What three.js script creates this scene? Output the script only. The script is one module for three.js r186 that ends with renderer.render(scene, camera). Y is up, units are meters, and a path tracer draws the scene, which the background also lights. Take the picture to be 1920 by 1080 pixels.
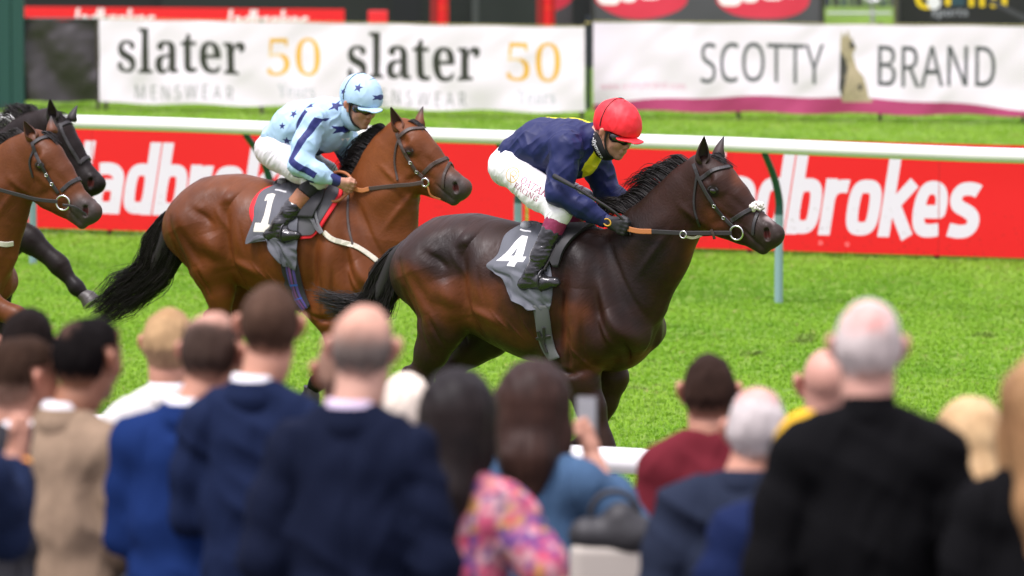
import * as THREE from 'three';
import { mergeGeometries } from 'three/addons/utils/BufferGeometryUtils.js';
import { RoundedBoxGeometry } from 'three/addons/geometries/RoundedBoxGeometry.js';

// ------------------------------------------------------------------ camera, sky, sun, exposure
const scene = new THREE.Scene();
const EYE = 4.34, FOCAL = 10667, PITCH = Math.atan(1016 / FOCAL);          // eye height in metres, focal length in pixels of a 1920 wide picture
const camera = new THREE.PerspectiveCamera(2 * Math.atan(540 / FOCAL) * 180 / Math.PI, 16 / 9, 1, 3000);
camera.position.set(0, EYE, 0);
camera.rotation.x = -PITCH;
camera.focus = 31.0;
camera.userData.fStop = 3.1;
camera.updateMatrixWorld(true);
const renderer = new THREE.WebGLRenderer({ antialias: true });
renderer.setSize(1024, 576);
renderer.toneMapping = THREE.LinearToneMapping;
renderer.toneMappingExposure = 2.42;
renderer.shadowMap.enabled = true;
const SUN = new THREE.Vector3(-0.30, 0.88, 0.30).normalize();
{ // overcast sky: brighter overhead, a soft glow where the sun stands behind the cloud
  const W = 256, H = 128, a = new Float32Array(W * H * 4);
  for (let j = 0; j < H; j++) for (let i = 0; i < W; i++) {
    const el = ((j + 0.5) / H - 0.5) * Math.PI, az = ((i + 0.5) / W - 0.5) * 2 * Math.PI;
    const y = Math.sin(el), x = Math.cos(az) * Math.cos(el), z = Math.sin(az) * Math.cos(el);
    const c = Math.max(0, x * SUN.x + y * SUN.y + z * SUN.z), o = (j * W + i) * 4;
    const l = 0.80 * (0.8 + 2.2 * Math.max(0, y)) / 3 + 0.9 * Math.pow(c, 10);
    a[o] = l * 1.0; a[o + 1] = l * 0.95; a[o + 2] = l * 1.11; a[o + 3] = 1;
  }
  const t = new THREE.DataTexture(a, W, H, THREE.RGBAFormat, THREE.FloatType);
  t.mapping = THREE.EquirectangularReflectionMapping; t.magFilter = THREE.LinearFilter; t.minFilter = THREE.LinearFilter; t.needsUpdate = true;
  scene.background = t; scene.environment = t;
}
const sun = new THREE.DirectionalLight(new THREE.Color(1, 0.94, 0.93), 1.5);
sun.position.copy(SUN).multiplyScalar(60).add(new THREE.Vector3(0, 0, -35));
sun.target.position.set(0, 0, -35); scene.add(sun, sun.target);
sun.castShadow = true; sun.shadow.radius = 26; sun.shadow.mapSize.set(4096, 4096);
Object.assign(sun.shadow.camera, { left: -40, right: 40, top: 45, bottom: -45, near: 1, far: 160 });

// ------------------------------------------------------------------ helpers
let seed = 7;
const rnd = () => { seed = (seed + 0x6d2b79f5) | 0; let t = Math.imul(seed ^ (seed >>> 15), 1 | seed); t = (t + Math.imul(t ^ (t >>> 7), 61 | t)) ^ t; return ((t ^ (t >>> 14)) >>> 0) / 4294967296; };
const rr = (a, b) => a + (b - a) * rnd();
const clamp = (x, a, b) => x < a ? a : x > b ? b : x, lerp = (a, b, t) => a + (b - a) * t;
const sst = (a, b, x) => { const t = clamp((x - a) / (b - a), 0, 1); return t * t * (3 - 2 * t); };
const V = (x, y, z) => new THREE.Vector3(x, y, z);
function hash3(i, j, k) { let h = Math.imul(i, 374761393) ^ Math.imul(j, 668265263) ^ Math.imul(k, 2147483647 ^ 0x5bd1e995); h = Math.imul(h ^ (h >>> 13), 1274126177); return ((h ^ (h >>> 16)) >>> 0) / 4294967296; }
function noise3(x, y, z) {
  const i = Math.floor(x), j = Math.floor(y), k = Math.floor(z); let u = x - i, v = y - j, w = z - k;
  u = u * u * (3 - 2 * u); v = v * v * (3 - 2 * v); w = w * w * (3 - 2 * w);
  return lerp(lerp(lerp(hash3(i, j, k), hash3(i + 1, j, k), u), lerp(hash3(i, j + 1, k), hash3(i + 1, j + 1, k), u), v),
    lerp(lerp(hash3(i, j, k + 1), hash3(i + 1, j, k + 1), u), lerp(hash3(i, j + 1, k + 1), hash3(i + 1, j + 1, k + 1), u), v), w) * 2 - 1;
}
const fbm = (x, y, z, n = 3) => { let s = 0, a = 1, t = 0; for (let i = 0; i < n; i++) { s += a * noise3(x, y, z); t += a; a *= 0.5; x *= 2.03; y *= 2.03; z *= 2.03; } return s / t; };
const used = new Map();
const numbered = (n) => { const k = used.get(n) ?? 0; used.set(n, k + 1); return k ? n + '_' + String(k).padStart(3, '0') : n; };
function tag(o, label, category, group, kind) { o.userData.label = label; if (category) o.userData.category = category; if (group) o.userData.group = group; if (kind) o.userData.kind = kind; return o; }
const shadowed = (m) => { m.castShadow = m.receiveShadow = true; return m; };
function thing(name, label, category, group) { const g = new THREE.Group(); g.name = numbered(name); scene.add(g); return tag(g, label, category, group); }
function part(name, geo, mat, parent) { const m = shadowed(new THREE.Mesh(geo, mat)); m.name = name; parent.add(m); return m; }
function top(name, geo, mat, label, category, group, kind) { const m = shadowed(new THREE.Mesh(geo, mat)); m.name = numbered(name); scene.add(m); return tag(m, label, category, group, kind); }
const mat = (r, g, b, rough = 0.8, o = {}) => new THREE.MeshPhysicalMaterial({ color: new THREE.Color().setRGB(r, g, b), roughness: rough, side: THREE.DoubleSide, ...o });
const hexc = (h) => { const c = new THREE.Color(h); return [c.r, c.g, c.b]; };
const smat = (h, rough = 0.8, o = {}) => new THREE.MeshPhysicalMaterial({ color: new THREE.Color(h), roughness: rough, side: THREE.DoubleSide, ...o });
const vmat = (rough = 0.6, o = {}) => new THREE.MeshPhysicalMaterial({ vertexColors: true, roughness: rough, side: THREE.DoubleSide, ...o });
const mix3 = (a, b, t) => [lerp(a[0], b[0], t), lerp(a[1], b[1], t), lerp(a[2], b[2], t)];

// where a point of the photograph lies in the place: along a view ray at a depth, or on the ground
const cosP = Math.cos(PITCH), sinP = Math.sin(PITCH);
const rayDir = (px, py) => { const a = (px - 960) / FOCAL, b = -(py - 540) / FOCAL; return V(a, -sinP + b * cosP, -cosP - b * sinP); };
const at = (px, py, s) => rayDir(px, py).multiplyScalar(FOCAL / s).add(camera.position);      // s: pixels per metre there
const onGround = (px, py, h = 0) => { const d = rayDir(px, py); return d.multiplyScalar((h - EYE) / d.y).add(camera.position); };

class Frame {                                    // a vertical plane in the place: X along the heading, Y up, Z to the right of it
  constructor(origin, theta) { this.o = V(origin.x, 0, origin.z); this.th = theta; this.c = Math.cos(theta); this.s = Math.sin(theta); }
  un(px, py, Z = 0) {                            // local point in the plane Z of the photograph's point
    const d = rayDir(px, py), n = V(-this.s, 0, this.c), w = camera.position.clone().sub(this.o);
    const t = (Z - w.dot(n)) / d.dot(n), p = w.add(d.multiplyScalar(t));
    return V(p.x * this.c + p.z * this.s, p.y, Z);
  }
  toLocal(p) { const w = p.clone().sub(this.o); return V(w.x * this.c + w.z * this.s, w.y, -w.x * this.s + w.z * this.c); }
  ray(px, py) { const d = rayDir(px, py).normalize(), w = camera.position.clone().sub(this.o); const L = (v) => V(v.x * this.c + v.z * this.s, v.y, -v.x * this.s + v.z * this.c); return [L(w), L(d)]; }
  place(g) { g.position.copy(this.o); g.rotation.y = -this.th; return g; }
}

// ------------------------------------------------------------------ bodies as smooth unions of tapered bones
class Field {
  constructor() { this.P = []; this.S = []; this.B = []; this.post = null; this.k = 0.04; }
  // bone from a to b with radii; w widens (or narrows) it across Z
  bone(a, ra, b, rb, k = this.k, w = 1) { this.P.push([a.x, a.y, a.z / w, ra, b.x - a.x, b.y - a.y, (b.z - a.z) / w, rb - ra, k, w, 1 / Math.max(1e-9, (b.x - a.x) ** 2 + (b.y - a.y) ** 2 + ((b.z - a.z) / w) ** 2)]); return this; }
  ball(a, r, k, w) { return this.bone(a, r, V(a.x + 1e-4, a.y, a.z), r, k, w); }
  chain(list, k, w = 1) { for (let i = 0; i + 1 < list.length; i++) { const [a, ra, wa = w] = list[i], [b, rb, wb = w] = list[i + 1]; this.bone(a, ra, b, rb, k, (wa + wb) / 2); } return this; }
  cut(a, ra, b, rb, k = 0.02, w = 1) { const f = new Field(); f.bone(a, ra, b, rb, k, w); this.S.push(f.P[0]); return this; }
  // raised (h > 0) or sunk stroke in the XY plane, on the side given (0: both)
  stroke(a, b, r, h, side = 0) { this.B.push([a.x, a.y, b.x - a.x, b.y - a.y, 1 / Math.max(1e-9, (b.x - a.x) ** 2 + (b.y - a.y) ** 2), r, h, side]); return this; }
  one(q, x, y, z) {
    const w = q[9], zs = z / w, dx = x - q[0], dy = y - q[1], dz = zs - q[2];
    const t = clamp((dx * q[4] + dy * q[5] + dz * q[6]) * q[10], 0, 1);
    const vx = dx - q[4] * t, vy = dy - q[5] * t, vz = dz - q[6] * t, l = Math.sqrt(vx * vx + vy * vy + vz * vz) + 1e-9;
    const g = w === 1 ? 1 : Math.sqrt(vx * vx + vy * vy + vz * vz / (w * w)) / l;
    return (l - q[3] - q[7] * t) / g;
  }
  eval(x, y, z, P = this.P) {
    let d = 1e3;
    for (let i = 0; i < P.length; i++) { const q = P[i], e = this.one(q, x, y, z), k = q[8], h = k - Math.abs(d - e); d = (e < d ? e : d) - (h > 0 ? h * h / (4 * k) : 0); }
    for (const b of this.B) {
      if (b[7] && b[7] * z < 0) continue;
      const dx = x - b[0], dy = y - b[1], t = clamp((dx * b[2] + dy * b[3]) * b[4], 0, 1), ex = dx - b[2] * t, ey = dy - b[3] * t, q = (ex * ex + ey * ey) / (b[5] * b[5]);
      if (q < 6) d -= b[6] * Math.exp(-q) * (0.25 + 3 * t * (1 - t)) * sst(0.02, 0.08, Math.abs(z));
    }
    for (const q of this.S) { const e = -this.one(q, x, y, z), k = q[8], h = k - Math.abs(d - e); d = (e > d ? e : d) + (h > 0 ? h * h / (4 * k) : 0); }
    return this.post ? this.post(d, x, y, z) : d;
  }
  grad(x, y, z, P) { const e = 0.003, n = V(this.eval(x + e, y, z, P) - this.eval(x - e, y, z, P), this.eval(x, y + e, z, P) - this.eval(x, y - e, z, P), this.eval(x, y, z + e, P) - this.eval(x, y, z - e, P)); return n.normalize(); }
  bounds(pad) {
    const lo = [1e9, 1e9, 1e9], hi = [-1e9, -1e9, -1e9];
    for (const q of this.P) for (const t of [0, 1]) { const r = q[3] + q[7] * t, c = [q[0] + q[4] * t, q[1] + q[5] * t, (q[2] + q[6] * t) * q[9]]; for (let i = 0; i < 3; i++) { const R = r * (i === 2 ? q[9] : 1); lo[i] = Math.min(lo[i], c[i] - R - pad); hi[i] = Math.max(hi[i], c[i] + R + pad); } }
    return [lo, hi];
  }
  // surface nets: returns a BufferGeometry; color(x,y,z,n) -> linear rgb, uv(x,y,z,n) -> [u,v]
  mesh(cell, color, uv) {
    const [lo, hi] = this.bounds(cell * 2 + 0.03), N = 6, nb = [0, 1, 2].map((i) => Math.ceil((hi[i] - lo[i]) / cell / N));
    const n = nb.map((b) => b * N + 1), [nx, ny, nz] = n, D = new Float32Array(nx * ny * nz).fill(9), R = cell * N * 0.87;
    const lists = new Array(nb[0] * nb[1] * nb[2]);
    for (let bz = 0; bz < nb[2]; bz++) for (let by = 0; by < nb[1]; by++) for (let bx = 0; bx < nb[0]; bx++) {
      const cx = lo[0] + (bx + 0.5) * N * cell, cy = lo[1] + (by + 0.5) * N * cell, cz = lo[2] + (bz + 0.5) * N * cell;
      let m = 1e9; const ds = this.P.map((q) => { const d = this.one(q, cx, cy, cz); if (d < m) m = d; return d; });
      if (m > R * 1.6 + 0.12) continue;
      const d0 = this.eval(cx, cy, cz);
      const inside = d0 < 0;
      if (Math.abs(d0) > R * 1.5 + 0.03) { if (inside) for (let z = 0; z <= N; z++) for (let y = 0; y <= N; y++) for (let x = 0; x <= N; x++) { const o = (bx * N + x) + nx * ((by * N + y) + ny * (bz * N + z)); if (D[o] === 9) D[o] = -9; } continue; }
      const L = this.P.filter((q, i) => ds[i] < m + 2 * R + q[8] + 0.06);
      lists[bx + nb[0] * (by + nb[1] * bz)] = L;
      for (let z = 0; z <= N; z++) for (let y = 0; y <= N; y++) for (let x = 0; x <= N; x++) {
        const o = (bx * N + x) + nx * ((by * N + y) + ny * (bz * N + z));
        if (Math.abs(D[o]) === 9) D[o] = this.eval(lo[0] + (bx * N + x) * cell, lo[1] + (by * N + y) * cell, lo[2] + (bz * N + z) * cell, L);
      }
    }
    const id = new Int32Array(nx * ny * nz).fill(-1), pos = [], nor = [], col = [], uvs = [], idx = [];
    const off = []; for (let c = 0; c < 8; c++) off.push((c & 1) + nx * (((c >> 1) & 1) + ny * (c >> 2)));
    const E = [[0, 1], [2, 3], [4, 5], [6, 7], [0, 2], [1, 3], [4, 6], [5, 7], [0, 4], [1, 5], [2, 6], [3, 7]];
    for (let z = 0; z < nz - 1; z++) for (let y = 0; y < ny - 1; y++) for (let x = 0; x < nx - 1; x++) {
      const o = x + nx * (y + ny * z); let s = 0;
      for (let c = 0; c < 8; c++) if (D[o + off[c]] < 0) s++;
      if (!s || s === 8) continue;
      let px = 0, py = 0, pz = 0, k = 0;
      for (const [a, b] of E) { const da = D[o + off[a]], db = D[o + off[b]]; if ((da < 0) === (db < 0)) continue; const t = da / (da - db); px += (a & 1) + ((b & 1) - (a & 1)) * t; py += ((a >> 1) & 1) + (((b >> 1) & 1) - ((a >> 1) & 1)) * t; pz += (a >> 2) + ((b >> 2) - (a >> 2)) * t; k++; }
      let X = lo[0] + (x + px / k) * cell, Y = lo[1] + (y + py / k) * cell, Z = lo[2] + (z + pz / k) * cell;
      const L = lists[Math.min(nb[0] - 1, x / N | 0) + nb[0] * (Math.min(nb[1] - 1, y / N | 0) + nb[1] * Math.min(nb[2] - 1, z / N | 0))] ?? this.P;
      const g = this.grad(X, Y, Z, L), d = clamp(this.eval(X, Y, Z, L), -cell * 0.6, cell * 0.6);
      X -= g.x * d; Y -= g.y * d; Z -= g.z * d;
      id[o] = pos.length / 3; pos.push(X, Y, Z); nor.push(g.x, g.y, g.z);
      if (color) col.push(...color(X, Y, Z, g));
      if (uv) uvs.push(...uv(X, Y, Z, g));
    }
    const quad = (a, b, c, d, flip) => { if (a < 0 || b < 0 || c < 0 || d < 0) return; flip ? idx.push(a, c, b, a, d, c) : idx.push(a, b, c, a, c, d); };
    for (let z = 1; z < nz - 1; z++) for (let y = 1; y < ny - 1; y++) for (let x = 1; x < nx - 1; x++) {
      const o = x + nx * (y + ny * z), i0 = D[o] < 0, X = 1, Y = nx, Z = nx * ny;
      if (i0 !== D[o + X] < 0) quad(id[o - Y - Z], id[o - Z], id[o], id[o - Y], !i0);
      if (i0 !== D[o + Y] < 0) quad(id[o - X - Z], id[o - X], id[o], id[o - Z], !i0);
      if (i0 !== D[o + Z] < 0) quad(id[o - X - Y], id[o - Y], id[o], id[o - X], !i0);
    }
    const G = new THREE.BufferGeometry();
    G.setAttribute('position', new THREE.Float32BufferAttribute(pos, 3)); G.setAttribute('normal', new THREE.Float32BufferAttribute(nor, 3));
    if (color) G.setAttribute('color', new THREE.Float32BufferAttribute(col, 3));
    if (uv) G.setAttribute('uv', new THREE.Float32BufferAttribute(uvs, 2));
    G.setIndex(idx); return G;
  }
  march(o, d, far = 60) {                       // first hit of a ray; local units
    let t = Math.max(0, -o.clone().sub(V(0, 1, 0)).dot(d) - 2.5);
    for (let i = 0; i < 200; i++) { const e = this.eval(o.x + d.x * t, o.y + d.y * t, o.z + d.z * t); if (e < 0.0006) return V(o.x + d.x * t, o.y + d.y * t, o.z + d.z * t); t += Math.max(0.0008, e * 0.8); if (t > far) break; }
    return null;
  }
}

// tube through points with a radius at each (flat: squash along a normal); capped by tapering
function tube(points, radii, sides = 6, closed = false) {
  const n = points.length, pos = [], nor = [], idx = [];
  let N = null;
  for (let i = 0; i < n; i++) {
    const a = points[closed ? (i - 1 + n) % n : Math.max(0, i - 1)], b = points[closed ? (i + 1) % n : Math.min(n - 1, i + 1)], T = b.clone().sub(a).normalize();
    if (!N) { N = Math.abs(T.y) < 0.9 ? V(0, 1, 0) : V(1, 0, 0); }
    N = N.clone().sub(T.clone().multiplyScalar(N.dot(T))).normalize();
    const B = T.clone().cross(N), r = Array.isArray(radii) ? radii[i] : radii;
    for (let j = 0; j < sides; j++) { const q = j / sides * Math.PI * 2, c = Math.cos(q), s = Math.sin(q), v = N.clone().multiplyScalar(c).add(B.clone().multiplyScalar(s)); pos.push(points[i].x + v.x * r, points[i].y + v.y * r, points[i].z + v.z * r); nor.push(v.x, v.y, v.z); }
  }
  for (let i = 0; i < (closed ? n : n - 1); i++) for (let j = 0; j < sides; j++) { const a = i * sides + j, b = i * sides + (j + 1) % sides, c = ((i + 1) % n) * sides + j, d = ((i + 1) % n) * sides + (j + 1) % sides; idx.push(a, b, c, b, d, c); }
  if (!closed) for (const e of [0, n - 1]) { const c = pos.length / 3; pos.push(points[e].x, points[e].y, points[e].z); const T = points[Math.min(n - 1, e + 1)].clone().sub(points[Math.max(0, e - 1)]).normalize().multiplyScalar(e ? 1 : -1); nor.push(T.x, T.y, T.z); for (let j = 0; j < sides; j++) { const a = e * sides + j, b = e * sides + (j + 1) % sides; e ? idx.push(a, b, c) : idx.push(b, a, c); } }
  const G = new THREE.BufferGeometry();
  G.setAttribute('position', new THREE.Float32BufferAttribute(pos, 3)); G.setAttribute('normal', new THREE.Float32BufferAttribute(nor, 3)); G.setIndex(idx); return G;
}
// smooth resampling of a polyline of Vector3
function smooth(pts, n) { const c = new THREE.CatmullRomCurve3(pts, false, 'centripetal'); return Array.from({ length: n + 1 }, (_, i) => c.getPoint(i / n)); }
// a strap lying on a surface: points, outward normals, width and thickness
function strap(points, normals, width, thick) {
  const n = points.length, pos = [], idx = [];
  for (let i = 0; i < n; i++) {
    const T = points[Math.min(n - 1, i + 1)].clone().sub(points[Math.max(0, i - 1)]).normalize(), N = normals[i], S = T.clone().cross(N).normalize(), w = (Array.isArray(width) ? width[i] : width) / 2;
    for (const [a, b] of [[-w, 0], [-w, thick * 0.8], [-w * 0.8, thick], [w * 0.8, thick], [w, thick * 0.8], [w, 0]]) { const p = points[i].clone().add(S.clone().multiplyScalar(a)).add(N.clone().multiplyScalar(b)); pos.push(p.x, p.y, p.z); }
  }
  for (let i = 0; i < n - 1; i++) for (let j = 0; j < 6; j++) { const a = i * 6 + j, b = i * 6 + (j + 1) % 6; idx.push(a, b, a + 6, b, b + 6, a + 6); }
  for (const e of [0, (n - 1) * 6]) idx.push(e, e + 1, e + 2, e, e + 2, e + 3, e, e + 3, e + 4, e, e + 4, e + 5);
  const G = new THREE.BufferGeometry(); G.setAttribute('position', new THREE.Float32BufferAttribute(pos, 3)); G.setIndex(idx);
  const flat = G.toNonIndexed(); flat.computeVertexNormals(); return flat;
}
function canvasTex(w, h, draw, srgb = true) {
  const c = document.createElement('canvas'); c.width = w; c.height = h; const x = c.getContext('2d'); draw(x, w, h);
  const t = new THREE.CanvasTexture(c); if (srgb) t.colorSpace = THREE.SRGBColorSpace; t.wrapS = t.wrapT = THREE.ClampToEdgeWrapping; t.anisotropy = 8; return t;
}
const noiseTex = (n, f, oct, lo, hi) => { // tiling-free enough noise for relief
  const a = new Uint8Array(n * n * 4);
  for (let j = 0; j < n; j++) for (let i = 0; i < n; i++) { const u = i / n * Math.PI * 2, v = j / n * Math.PI * 2, q = fbm(Math.cos(u) * f + Math.cos(v) * f * 0.73, Math.sin(u) * f + 9 + Math.cos(v) * f * 0.41, Math.sin(v) * f * 0.9, oct), g = clamp(lerp(lo, hi, q * 0.5 + 0.5), 0, 1) * 255; const o = (j * n + i) * 4; a[o] = a[o + 1] = a[o + 2] = g; a[o + 3] = 255; }
  const t = new THREE.DataTexture(a, n, n); t.wrapS = t.wrapT = THREE.RepeatWrapping; t.magFilter = THREE.LinearFilter; t.needsUpdate = true; return t;
};
// print on the XY plane of a frame: canvas coordinates are the photograph's, uv comes from the local X and Y of the body it is printed on
function planePrint(F, [x0, y0, x1, y1], Z, scale, draw, back) {
  const tex = canvasTex(Math.round((x1 - x0) * scale), Math.round((y1 - y0) * scale), (g) => { g.fillStyle = back; g.fillRect(0, 0, 4096, 4096); g.scale(scale, scale); g.translate(-x0, -y0); draw(g); });
  const a = F.un(x0, y0, Z), b = F.un(x1, y0, Z), c = F.un(x0, y1, Z), bx = b.x - a.x, by = b.y - a.y, cx = c.x - a.x, cy = c.y - a.y, det = bx * cy - by * cx;
  return { tex, uv: (x, y) => { const dx = x - a.x, dy = y - a.y; return [(dx * cy - dy * cx) / det, 1 - (bx * dy - by * dx) / det]; } };
}
const poly = (g, pts, close = true) => { g.beginPath(); pts.forEach(([x, y], i) => i ? g.lineTo(x, y) : g.moveTo(x, y)); if (close) g.closePath(); };
// ------------------------------------------------------------------ ground
const GRASS = [[0.240, 0.450, 0.018], [0.305, 0.500, 0.040], [0.165, 0.360, 0.010], [0.37, 0.52, 0.11], [0.42, 0.40, 0.15]];
const RAIL = 1.25, trackDir = onGround(1920, 292, RAIL).sub(onGround(142, 229, RAIL)).setY(0).normalize(), trackSide = V(-trackDir.z, 0, trackDir.x);
const grassTone = (x, z) => {                                  // how pale the turf is at a spot: patches, and faint stripes where the mower turned
  const a = x * trackDir.x + z * trackDir.z, b = x * trackSide.x + z * trackSide.z;
  return 0.62 * fbm(x * 0.7, 3, z * 0.35, 3) + 0.35 * fbm(x * 3.1, 8, z * 1.6, 2) + 0.22 * Math.sin(b * 1.25 + 0.6 * fbm(a * 0.2, b * 0.2, 1, 2));
};
{
  const n = 512, a = new Uint8Array(n * n * 4), c = new THREE.Color();
  for (let j = 0; j < n; j++) for (let i = 0; i < n; i++) {
    const u = i / n * Math.PI * 2, v = j / n * Math.PI * 2, q = fbm(Math.cos(u) * 6 + 3, Math.sin(u) * 6 + Math.cos(v) * 6, Math.sin(v) * 6, 5) * 1.3, f = hash3(i, j, 5) - 0.5;
    const g = mix3(mix3(GRASS[2], GRASS[0], sst(-0.6, 0.2, q + f * 0.7)), GRASS[1], sst(0.0, 0.9, q + f));
    c.setRGB(g[0] * 0.5, g[1] * 0.48, g[2] * 0.6).convertLinearToSRGB(); const o = (j * n + i) * 4; a[o] = c.r * 255; a[o + 1] = c.g * 255; a[o + 2] = c.b * 255; a[o + 3] = 255;
  }
  const t = new THREE.DataTexture(a, n, n); t.colorSpace = THREE.SRGBColorSpace; t.wrapS = t.wrapT = THREE.RepeatWrapping; t.magFilter = THREE.LinearFilter; t.repeat.set(160, 160); t.needsUpdate = true;
  const g = new THREE.PlaneGeometry(800, 800, 1, 1); g.rotateX(-Math.PI / 2);
  const m = top('ground', g, new THREE.MeshStandardMaterial({ map: t, roughness: 1 }), 'flat green turf of the racecourse', null, null, 'structure');
  m.position.set(0, 0, -330);
}
// the standing area between the stand and the near rail rises gently towards the stand
const APRON_FOOT = -25.0, apronY = (z) => 0.055 + Math.max(0, z - APRON_FOOT) * 0.0985;
{
  const g = new THREE.PlaneGeometry(60, 25, 1, 1); g.rotateX(-Math.PI / 2); g.rotateX(-Math.atan(0.0985));
  const t = noiseTex(256, 9, 5, 0.25, 0.75); t.repeat.set(30, 12);
  const m = top('pavement', g, mat(0.13, 0.125, 0.12, 0.9, { bumpMap: t, bumpScale: 0.01 }), 'grey sloping tarmac apron where the crowd stands', null, null, 'structure');
  m.position.set(0, 0.055 + 12.44 * 0.0985, APRON_FOOT + 12.44);
}

// ------------------------------------------------------------------ lettering
function ladbrokesWord(g, x, base, xh, upto = 9) {              // heavy slanted rounded lower-case word; x-height xh
  g.save(); g.translate(x, base); g.transform(1, 0, -0.17, 1, 0, 0); g.scale(xh / 100, xh / 100); g.lineWidth = 23.5; g.lineCap = 'butt'; g.lineJoin = 'round'; g.fillStyle = 'rgba(0,0,0,0)';
  const st = (f) => { g.beginPath(); f(); g.stroke(); };
  const stem = (x0, t, b = 0) => st(() => { g.moveTo(x0, -t); g.lineTo(x0, b); });
  const bowl = (x0, x1, y0 = 87, y1 = 13) => st(() => { const r = (x1 - x0) / 2, c = (x0 + x1) / 2; g.moveTo(x0, -(y0 + y1) / 2); g.bezierCurveTo(x0, -y0 + 4, c - r * 0.75, -y0, c, -y0); g.bezierCurveTo(c + r * 0.75, -y0, x1, -y0 + 4, x1, -(y0 + y1) / 2); g.bezierCurveTo(x1, -y1 - 4, c + r * 0.75, -y1, c, -y1); g.bezierCurveTo(c - r * 0.75, -y1, x0, -y1 - 4, x0, -(y0 + y1) / 2); g.closePath(); });
  const L = [
    () => stem(13, 140),
    () => { st(() => { g.moveTo(8, -86); g.bezierCurveTo(30, -90, 52, -88, 52, -62); g.lineTo(52, 0); }); bowl(12, 52, 56, 12); },
    () => { bowl(13, 53); stem(53, 140); },
    () => { bowl(13, 53); stem(13, 140); },
    () => { stem(13, 99); st(() => { g.moveTo(13, -60); g.bezierCurveTo(14, -84, 28, -88, 48, -86); }); },
    () => bowl(13, 55),
    () => { stem(13, 140); st(() => { g.moveTo(16, -46); g.lineTo(58, -96); }); st(() => { g.moveTo(26, -54); g.lineTo(60, 0); }); },
    () => { st(() => { g.moveTo(16, -46); g.lineTo(54, -46); g.bezierCurveTo(58, -80, 46, -88, 33, -88); g.bezierCurveTo(18, -88, 13, -74, 13, -50); g.bezierCurveTo(13, -22, 20, -13, 36, -13); g.bezierCurveTo(44, -13, 50, -14, 57, -16); }); },
    () => st(() => { g.moveTo(56, -83); g.bezierCurveTo(46, -88, 36, -88, 30, -87); g.bezierCurveTo(12, -86, 8, -62, 24, -55); g.bezierCurveTo(40, -48, 56, -44, 54, -28); g.bezierCurveTo(52, -12, 34, -13, 26, -13); g.lineTo(8, -16); }),
  ], W = [33, 66, 66, 66, 50, 68, 62, 68, 64];
  for (let i = 0; i < upto; i++) { L[i](); g.translate(W[i], 0); }
  g.restore();
}
function fitText(g, text, font, x0, x1, yTop, yBase) {         // text stretched into a box
  g.save(); g.font = (font.startsWith('bold') ? 'bold 100px ' : '100px ') + font.replace(/bold |italic /g, ''); g.textBaseline = 'alphabetic'; const m = g.measureText(text), a = m.actualBoundingBoxAscent, l = m.actualBoundingBoxLeft, w = m.actualBoundingBoxRight + l;
  g.translate(x0, yBase); g.scale((x1 - x0) / w, (yBase - yTop) / a); g.fillText(text, l, 0); g.restore();
}
// a standing sheet between two ground points with some slack in it; uv runs along and up
function sheet(A, B, y0, y1, nu, nv, wob) {
  const g = new THREE.PlaneGeometry(1, 1, nu, nv), p = g.attributes.position, d = B.clone().sub(A), n = V(-d.z, 0, d.x).normalize();
  for (let i = 0; i < p.count; i++) { const u = p.getX(i) + 0.5, v = p.getY(i) + 0.5, w = wob ? wob(u * d.length(), v, u) : [0, 0]; p.setXYZ(i, A.x + d.x * u + n.x * w[0], lerp(y0, y1, v) + w[1], A.z + d.z * u + n.z * w[0]); }
  g.computeVertexNormals(); return g;
}
const lineAt = (A, B, px) => { const o = camera.position, d = rayDir(px, 540), e = B.clone().sub(A); const t = ((A.z - o.z) * d.x - (A.x - o.x) * d.z) / (e.x * d.z - e.z * d.x); return A.clone().add(e.multiplyScalar(t)); };

// ------------------------------------------------------------------ rails
const whitePlastic = smat('#e9e8e6', 0.32), postGreen = mat(0.012, 0.075, 0.06, 0.4), postPale = mat(0.23, 0.36, 0.37, 0.45), stakeBrown = mat(0.10, 0.05, 0.03, 0.9);
function runningRail(A, from, to, posts, label, arm) {
  const R = thing('running_rail', label, 'rail');
  const pts = []; for (let i = 0; i <= 40; i++) { const t = lerp(from, to, i / 40); pts.push(A.clone().add(trackDir.clone().multiplyScalar(t)).setY(RAIL + 0.006 * Math.sin(t * 1.4))); }
  const rail = part('rail', tube(pts, 0.057, 18), whitePlastic, R);
  for (let k = 0; k < pts.length - 1; k += 8) { const c = tube([pts[k], pts[k].clone().lerp(pts[k + 1], 0.3)], 0.0595, 18); part('joint_sleeve', c, whitePlastic, rail); }
  for (const b of posts) {
    const toRail = A.clone().sub(b); const along = toRail.dot(trackDir), q = A.clone().sub(trackDir.clone().multiplyScalar(along)).setY(RAIL - 0.05);      // foot of the perpendicular on the rail
    const mid = b.clone().setY(0.72);
    const up = smooth([b.clone().setY(0.70), b.clone().setY(0.8), b.clone().lerp(q, 0.3).setY(RAIL - 0.27), q.clone().setY(RAIL - 0.055)], 14);
    const P = part('post', tube(smooth([b.clone().setY(-0.02), b.clone().setY(0.3), b.clone().setY(0.71)], 3), 0.033, 14), postPale, R);
    part('post_neck', tube(up, up.map((_, i) => lerp(0.0335, 0.026, i / 14)), 14), postGreen, P);
  }
  return R;
}
const farRailA = onGround(142, 229, RAIL);
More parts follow.
